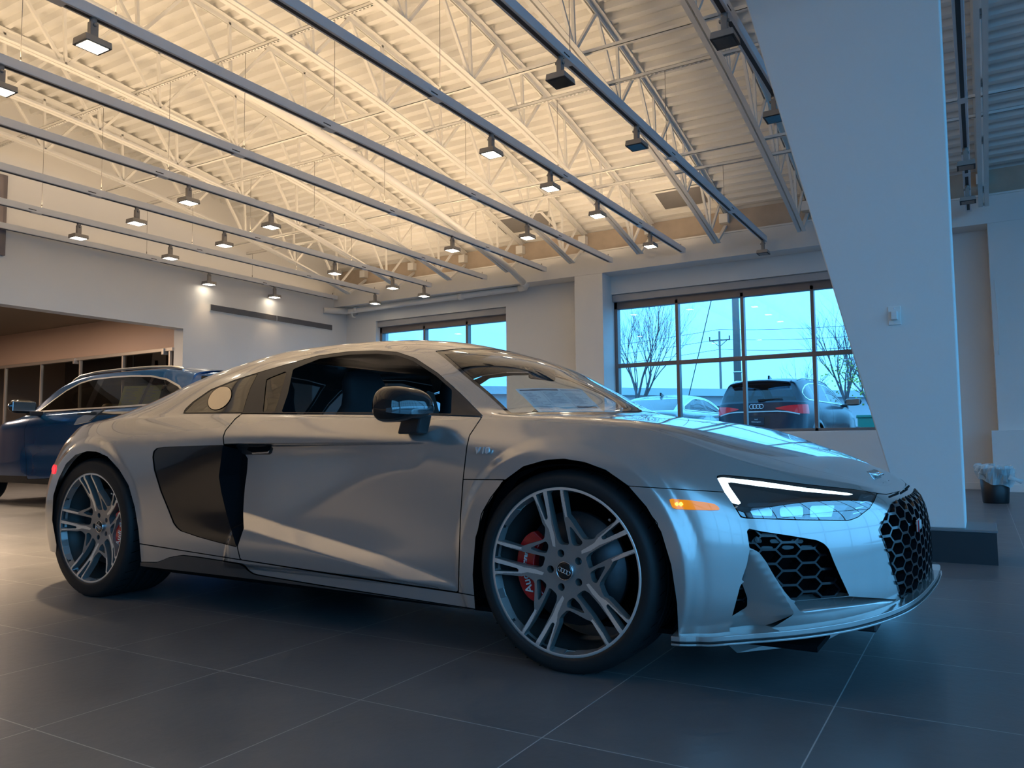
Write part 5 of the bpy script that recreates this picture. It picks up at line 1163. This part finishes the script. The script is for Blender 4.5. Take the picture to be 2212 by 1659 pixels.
    for cx in (fa, -2.82):
        for sg in (1, -1):
            e = bpy.data.objects.new('wheel', None); COL.objects.link(e); e.parent = root; e.location = (cx, sg*.93, .36); e.rotation_euler = (0, 0, 0 if sg < 0 else math.pi)
            MB().lathe([(.25,.02),(.262,-.004),(.30,-.012),(.345,-.004),(.36,.02),(.36,.21),(.345,.235),(.25,.22)], 56, 'y').build('tyre', M_rubber, e, fix=False)
            mb = MB().lathe([(.0001,.03),(.05,.03),(.055,.045)], 24, 'y')
            for k_ in range(10):
                a = 2*math.pi*k_/10; mb.bar((.04*math.cos(a), .035, .04*math.sin(a)), (.25*math.cos(a), .02, .25*math.sin(a)), .028, .03, up=(0, 1, 0))
            mb.build('spokes', M_mach, e)
            MB().lathe([(.262,.0),(.25,.006),(.24,.03),(.235,.2)], 56, 'y').build('rim', M_wgrey, e, fix=False)
    for sg in (1, -1):   # roof rails and mirrors
        if not sedan:
            pts = [(xx, sg*.66, zz(zz_)+.03) for xx, zz_ in ((-3.2, 1.535), (-3.0, 1.575), (-2.6, 1.60), (-2.0, 1.605), (-1.5, 1.595), (-1.15, 1.555), (-1.02, 1.51))]
            MB().tube([(pts[0][0], pts[0][1], pts[0][2]-.03)]+pts+[(pts[-1][0]+.06, pts[-1][1], pts[-1][2]-.04)], .016, 10).build('roof_rail', M_trimb, root)
        v = []; f = []; nn, mmn = 16, 14
        for i in range(nn+1):
            a = -1+2*i/nn; w = (1-abs(a)**3)**.5
            for j in range(mmn):
                t = 2*math.pi*j/mmn; v.append((-.66+(.10 if math.cos(t) > 0 else .03)*w*math.cos(t), sg*((1.12+.18*a) if not sedan else (1.05+.12*a)), (1.255 if not sedan else 1.08)+.088*w*math.sin(t)))
        for i in range(nn):
            for j in range(mmn): f.append((i*mmn+j, i*mmn+(j+1) % mmn, (i+1)*mmn+(j+1) % mmn, (i+1)*mmn+j))
        o = MB().add(v, f, 0, True).build('door_mirror', M_gloss, root)
        MB().box((-.70, min(sg*.88, sg*1.0), 1.14 if not sedan else .98), (-.60, max(sg*.88, sg*1.05), 1.20 if not sedan else 1.03)).build('mirror_foot', M_satin, o, .01)
        MB().box((-.698, min(sg*.98, sg*1.26) if not sedan else min(sg*.97, sg*1.13), 1.195 if not sedan else 1.03), (-.692, max(sg*.98, sg*1.26) if not sedan else max(sg*.97, sg*1.13), 1.315 if not sedan else 1.13)).build('mirror_glass', M_chrome, o, .004)
    if rear:
        rs = grid_mesh(G, uu, vv, False); YZ = lambda V: np.stack([-V[:, 1], V[:, 2]], 1)
        rmk = lambda V: V[:, 6] < 3.2
        def patch(name, poly, m, off, mir='pair'):
            d_ = sdp(YZ(rs[0]), poly); d_ = np.where(rmk(rs[0]), d_, -.1); g_ = clip(*rs, d_)
            if mir == 'pair': both(name, *g_, m, root, off=off)
            else: emit_mesh(name, *g_, m, root, 'both', off=off)
        M_tail = mat('tail_red', (.50, .012, .02), .15, 0, .6, emis=(1, .03, .05), estr=.10)
        patch('tail_light', [(.36,1.055),(.62,1.10),(.90,1.115),(.96,1.03),(.96,.93),(.80,.935),(.60,.99),(.38,1.035)], M_tail, .006)
        patch('chrome_strip', [(-.01,1.0),(.40,1.0),(.60,.985),(.80,.935),(.80,.912),(.58,.963),(.40,.977),(-.01,.977)], M_white, .010, 'both')
        patch('plate_recess', [(-.01,.90),(.27,.90),(.27,.70),(-.01,.70)], M_satin, .003, 'both')
        patch('rear_bumper_insert', [(-.01,.44),(.75,.44),(.72,.33),(-.01,.33)], M_satin, .004, 'both')
        pl_ = MB().box((-3.79, -.155, .72), (-3.775, .155, .87)).build('number_plate', noise_tint(mat('plate_dark', (.03, .035, .05), .3), 9, .2), root, .003)
        me = text_mesh('Audi', .035, .001); xform(me, (0, -1, 0), (0, 0, 1), (-1, 0, 0), (-3.791, 0, .835)); link('plate_print', me, pl_, M_white)
        me = text_mesh('Wilmington', .040, .001); xform(me, (0, -1, 0), (0, 0, 1), (-1, 0, 0), (-3.791, 0, .785)); link('plate_print', me, pl_, M_white)
        mb = MB(); four_rings(mb, (-3.745, 0, 1.09), .042, .0065, (0, -1, 0), (0, 0, 1)); mb.build('ring_emblem', M_chrome, root)
        v = []; n = 24
        for k_ in range(n+1):
            y = -.60+1.2*k_/n; e_ = abs(y)/.60; v += [(-3.40+.03*e_, y, zz(1.585)-.03*e_**2), (-3.64+.10*e_**2, y, zz(1.555)-.05*e_**2), (-3.62+.10*e_**2, y, zz(1.525)-.05*e_**2), (-3.42+.03*e_, y, zz(1.50)-.05*e_**2)]
        f = [(4*k_+a, 4*k_+(a+1) % 4, 4*k_+4+(a+1) % 4, 4*k_+4+a) for k_ in range(n) for a in range(4)]+[(0, 1, 2, 3), (4*n+3, 4*n+2, 4*n+1, 4*n)]
        MB().add(v, f, 0).build('roof_spoiler', [m_body], root); 
        mb = MB(); w = [(a, b, c-.004) for a, b, c in v]; mb.add(w, [(4*k_+2, 4*k_+3, 4*k_+7, 4*k_+6) for k_ in range(n)]); mb.build('spoiler_underside', M_gloss, root, fix=False)
        wp = MB().bar((-3.70, -.02, 1.22), (-3.68, -.16, 1.225), .05, .03).bar((-3.69, -.10, 1.225), (-3.665, -.50, 1.24), .018, .014).build('rear_wiper', M_satin, root)
        MB().prism([(-2.95, 1.685), (-2.72, 1.69), (-2.93, 1.765)], 1, -.02, .02).build('roof_antenna', M_gloss, root, .006)
M_blue = paint('blue_paint', (0.003, 0.085, 0.27), .03, .35, .2)
M_sglass2 = glass('suv_glass', (0.45, 0.45, 0.42), 1.45)
M_tan = noise_tint(mat('tan_leather', (0.42, 0.22, 0.07), .5), 12, .1); M_beige = noise_tint(mat('beige_leather', (0.36, 0.31, 0.25), .5), 12, .1)
suv = empty('suv', (-10.0, 3.34, 0), math.pi, 'dark blue SUV with silver roof rails behind the rear of the coupe', 'car')
make_suv(suv, M_blue, None, 1, seat_m=(M_tan, M_beige), m_glass=M_sglass2, rear=False)
# paper label inside the rear door window (a separate sheet taped to the glass)
st = MB().add([(-7.93, 2.60, 1.205), (-7.15, 2.60, 1.205), (-7.20, 2.70, 1.46), (-7.95, 2.70, 1.48)], [(0, 1, 2, 3)]).build('window_sheet', mat('sheet_green', (.70, .72, .42), .6), fix=False); tag(st, 'pale green printed sheet inside the rear window of the blue SUV', 'paper')
mb = MB(); rg = random.Random(5)
for k in range(12):
    t = .08+.84*k/12
    for a, b in ((.06, .42), (.50, .94)):
        x0 = -7.93+(.78)*a; x1 = x0+.78*(b-a)*(.5+.5*rg.random()); y = 2.597+.10*t; zz_ = 1.205+.265*t
        mb.add([(x0, y-.002, zz_), (x1, y-.002, zz_), (x1, y+.003, zz_+.010), (x0, y+.003, zz_+.010)], [(0, 1, 2, 3)])
mb.build('printed_text', M_ink2, st, fix=False)
# ================================================================== OUTDOORS
GZ = 0.30
M_asph = noise_tint(mat('asphalt', (0.16, 0.16, 0.165), 0.85), 1.2, .15, bump=.2, bump_scale=60)
struct(MB().box((-70, 10.3, GZ-.2), (40, 120, GZ)).build('ground_outside', M_asph))
struct(MB().box((7.25, -40, GZ-.5), (60, 10.3, -.1)).build('forecourt_side', M_asph)); struct(MB().box((-25, -60, -.5), (7.25, -8.3, -.1)).build('forecourt_front', M_asph))
M_og = glass('car_glass_outside', (0.16, 0.22, 0.26), 1.5)
M_dk = paint('night_blue_paint', (0.006, 0.022, 0.04), .02, .0, .3, .15); M_pale = paint('ice_silver_paint', (0.42, 0.50, 0.53), .04, .7, .25)
sv2 = empty('suv', (-2.28, 16.45, GZ), R(84.5), 'dark blue SUV parked outside the big window, seen from behind', 'car')
make_suv(sv2, M_dk, None, 1, m_glass=M_og, rear=True)
sd = empty('sedan', (-5.0, 16.3, GZ), R(88), 'pale silver sedan parked outside left of the dark SUV', 'car')
make_suv(sd, M_pale, None, 1, m_glass=M_og, sedan=True, rear=False)
MB().prism([(-2.35, 1.44), (-2.12, 1.46), (-2.33, 1.53)], 1, -.02, .02).build('roof_antenna', M_gloss, sd, .006)
# long low building behind the cars
M_bld = noise_tint(mat('building_wall', (0.50, 0.48, 0.50), .8), .8, .06); M_bldr = noise_tint(mat('building_roof', (0.55, 0.58, 0.60), .7), 1, .05)
bl_ = empty('warehouse', (-20, 46, GZ), R(48), 'long low pale warehouse behind the parked sedan', 'building')
MB().box((-22, 0, 0), (22, 12, 3.5)).build('wall', M_bld, bl_); MB().box((-22.5, -.5, 3.5), (22.5, 12.5, 4.0)).build('roof', M_bldr, bl_)
for k in range(9): MB().box((-20+k*4.6, -.06, 1.4), (-18+k*4.6, .02, 2.8)).build('window', M_og, bl_)
wl = MB().box((-16.5, 27, GZ), (-7.2, 27.3, GZ+1.35)).build('stone_wall', noise_tint(mat('dark_stone', (.17, .14, .13), .9), 9, .5)); tag(wl, 'low dark stone wall behind the pale sedan', 'wall')
# utility poles, wires
M_wood = noise_tint(mat('pole_wood', (.19, .165, .16), .85), 3, .25, stretch=(6, 6, .4)); M_wire = mat('cable_black', (.05, .06, .07), .6)
p1 = empty('utility_pole', (-6.45, 26, GZ), 0, 'thick wooden utility pole seen through the middle of the big window', 'pole')
MB().tube([(0, 0, 0), (0, 0, 9.5)], [.15, .11], 14).build('post', M_wood, p1); MB().tube([(0, 0, 2.9), (0, 0, 2.95)], .158, 14).build('band', M_chrome, p1)
def far_pole(x, y, h, arms, lab, aw=1.0):
    e = empty('utility_pole', (x, y, GZ), 0, lab, 'pole'); MB().tube([(0, 0, 0), (0, 0, h)], [.16, .11], 10).build('post', M_wood, e)
    for z in arms:
        MB().bar((-aw, 0, h-z), (aw, 0, h-z), .14, .14).build('crossarm', M_wood, e)
        for sx in (-1, 1): MB().bar((sx*aw*.75, 0, h-z), (0, 0, h-z-.7), .07).build('brace', M_wood, e)
        for sx in (-.95, .95): MB().tube([(sx*aw, 0, h-z), (sx*aw, 0, h-z+.45)], .07, 6).build('insulator', M_wire, e)
    return e
far_pole(-22.9, 82, 12.3, (1.0,), 'far utility pole with one crossarm beside the thick pole', 1.15)
far_pole(-41, 110, 6.8, (.3,), 'tiny utility pole low over the warehouse roof, left one', 1.6); far_pole(-37.5, 112, 7.4, (.3, 2.2), 'tiny utility pole just left of the dark SUV roof', 1.6); far_pole(-24.3, 105, 6.2, (.3,), 'tiny utility pole above the dark SUV roof', 1.6)
gw = MB().tube([(-6.9, 24.5, 5.8), (-8.9, 26.0, GZ)], .018, 5); o = gw.build('guy_wire', M_wire); tag(o, 'thin slanting guy wire left of the thick utility pole', 'wire')
MB().tube([(-8.45, 25.65, GZ+1.15), (-8.9, 26.0, GZ)], .04, 8).build('guard_sleeve', mat('sleeve_yellow', (.65, .50, .08), .5), o)
def wire(p, q, sag, lab, q2=None):
    pts = [(p[0]+(q[0]-p[0])*t, p[1]+(q[1]-p[1])*t, p[2]+(q[2]-p[2])*t-sag*4*t*(1-t)) for t in np.linspace(0, 1, 24)]
    if q2: pts = pts[::-1]+[(p[0]+(q2[0]-p[0])*t, p[1]+(q2[1]-p[1])*t, p[2]+(q2[2]-p[2])*t-sag*4*t*(1-t)) for t in np.linspace(0, 1, 24)][1:]
    o = MB().tube(pts, .022, 4).build('power_line', M_wire); tag(o, lab, 'wire', 'overhead power lines')
for k, (z, nm) in enumerate(((12.5, 'top'), (11.4, 'middle'), (10.3, 'lowest'))):
    wire((-22.9, 82, GZ+z), (-75, 70, GZ+z-1.5), 1.3, nm+' of three overhead power lines passing the far pole', (14, 78, GZ+z+.9))
wire((-4.6, 24, 6.1), (6, 22, 4.9), .5, 'slack dark cable crossing the top right pane of the big window')
# bare trees with a haze of new leaves
M_bark = noise_tint(mat('bark', (.15, .12, .125), .9), 6, .3); M_bark2 = noise_tint(mat('twig_mauve', (.24, .17, .19), .9), 6, .3); M_leaf = noise_tint(mat('spring_leaf', (.34, .40, .06), .7), 5, .3)
def tree(x, y, h, spread, lab, seed, leaf=None, trunk=.12, up=.75, m=None, depth=5, kids=(2, 3, 3), lp=.5):
    rg = random.Random(seed); e = empty('bare_tree', (x, y, GZ), 0, lab, 'tree'); tr = MB(); br = MB(); tips = []
    def grow(p, d, L, r, lev):
        q = p+d*L; mid = p+d*L*.5+Vector((rg.uniform(-1, 1), rg.uniform(-1, 1), 0))*L*.05
        (tr if lev == 0 else br).tube([p, mid, q], [r, r*.85, r*.7], 6 if lev < 2 else 3, cap=False)
        if lev >= depth: tips.append(q); return
        n = (6 if lev == 0 else rg.choice(kids))
        for k in range(n):
            a = rg.uniform(0, 2*math.pi); t = rg.uniform(.25, .75)*spread
            nd = (d+Vector((math.cos(a), math.sin(a), 0))*t+Vector((0, 0, .25*up))).normalized()
            st_ = p+d*L*(rg.uniform(.55, 1) if lev else rg.uniform(.5, 1.0))
            grow(st_ if k else q, nd, L*rg.uniform(.62, .82), r*.52, lev+1)
    grow(Vector((0, 0, 0)), Vector((rg.uniform(-.05, .05), 0, 1)).normalized(), h*.34, trunk, 0)
    tr.build('trunk', M_bark, e, fix=False); br.build('branches', m or M_bark, e, fix=False)
    if leaf:
        mb = MB(); 
        for q in tips:
            if not leaf(q) or rg.random() > lp: continue
            for _ in range(4):
                c = q+Vector((rg.gauss(0, .16), rg.gauss(0, .16), rg.gauss(0, .16))); s_ = rg.uniform(.02, .045); a = Vector((rg.uniform(-1, 1), rg.uniform(-1, 1), rg.uniform(-1, 1))).normalized()*s_; b = a.orthogonal().normalized()*s_
                mb.add([c-a, c+b, c+a, c-b], [(0, 1, 2, 3)])
        if mb.v: f = mb.build('leaves', M_leaf, e, fix=False); f['kind'] = 'stuff'
    return e
tree(-9.0, 22.5, 5.6, .85, 'bare fan-shaped tree with green leaves at its left in the big window', 11, lambda q: q.x < -.2 and 1.3 < q.z < 3.9, .08, 1.1, depth=6, kids=(3, 3, 3), lp=.35)
tree(-4.9, 28.2, 3.7, 1.0, 'small bare tree above the roof of the dark SUV', 22, None, .06, .8)
tree(-2.7, 25.5, 5.2, 1.0, 'tall bare tree right of the dark SUV near the slanted column', 35, None, .075, 1.0, depth=6, kids=(2, 3, 3, 3))
tree(-1.3, 21.5, 3.2, 1.1, 'bushy tree with yellow green leaves beside the slanted column', 41, lambda q: q.z < 2.6, .08, .5, M_bark2, depth=6, kids=(3, 3, 3), lp=.3)
tree(-24.5, 26.0, 6.3, 1.0, 'bare tree glimpsed through the left window above the coupe roof', 52, None, .10, .9, depth=5)
tree(-11.0, 22.6, 2.6, 1.2, 'low mauve shrub tree in front of the warehouse', 63, None, .05, .4, M_bark2, depth=6)
def brush(name, x0, x1, y0, y1, h, n, seed, lab, m):
    rg = random.Random(seed); mb = MB()
    for _ in range(n):
        x, y = rg.uniform(x0, x1), rg.uniform(y0, y1); L = h*rg.uniform(.4, 1); a = rg.uniform(0, 6.28); t = rg.uniform(.1, .8)
        p = Vector((x, y, GZ)); q = p+Vector((math.cos(a)*t, math.sin(a)*t, 1)).normalized()*L; mb.tube([p, (p+q)/2+Vector((rg.uniform(-.1, .1), 0, .05)), q], [.012, .009, .004], 3, cap=False)
    o = mb.build(name, m, fix=False); tag(o, lab, 'brush', kind='stuff'); return o
brush('brushwood', -15, -9.6, 25.4, 26.0, 1.7, 700, 5, 'tangle of bare mauve brushwood in front of the stone wall', M_bark2)
brush('brushwood', -.5, 1.6, 17.2, 18.4, 1.6, 700, 6, 'tangle of pale dry brushwood right of the dark SUV', noise_tint(mat('dry_twig', (.40, .34, .27), .9), 6, .3))
bx = empty('dumpster', (-1.28, 19.6, GZ), R(8), 'green utility box behind the mirror of the dark SUV', 'box')
M_green = noise_tint(mat('green_box', (.03, .22, .16), .5), 5, .1); MB().box((-.35, -.3, 0), (.35, .3, .98)).build('cabinet', M_green, bx, .01); MB().box((-.38, -.33, .98), (.38, .33, 1.05)).build('lid', M_green, bx, .01)
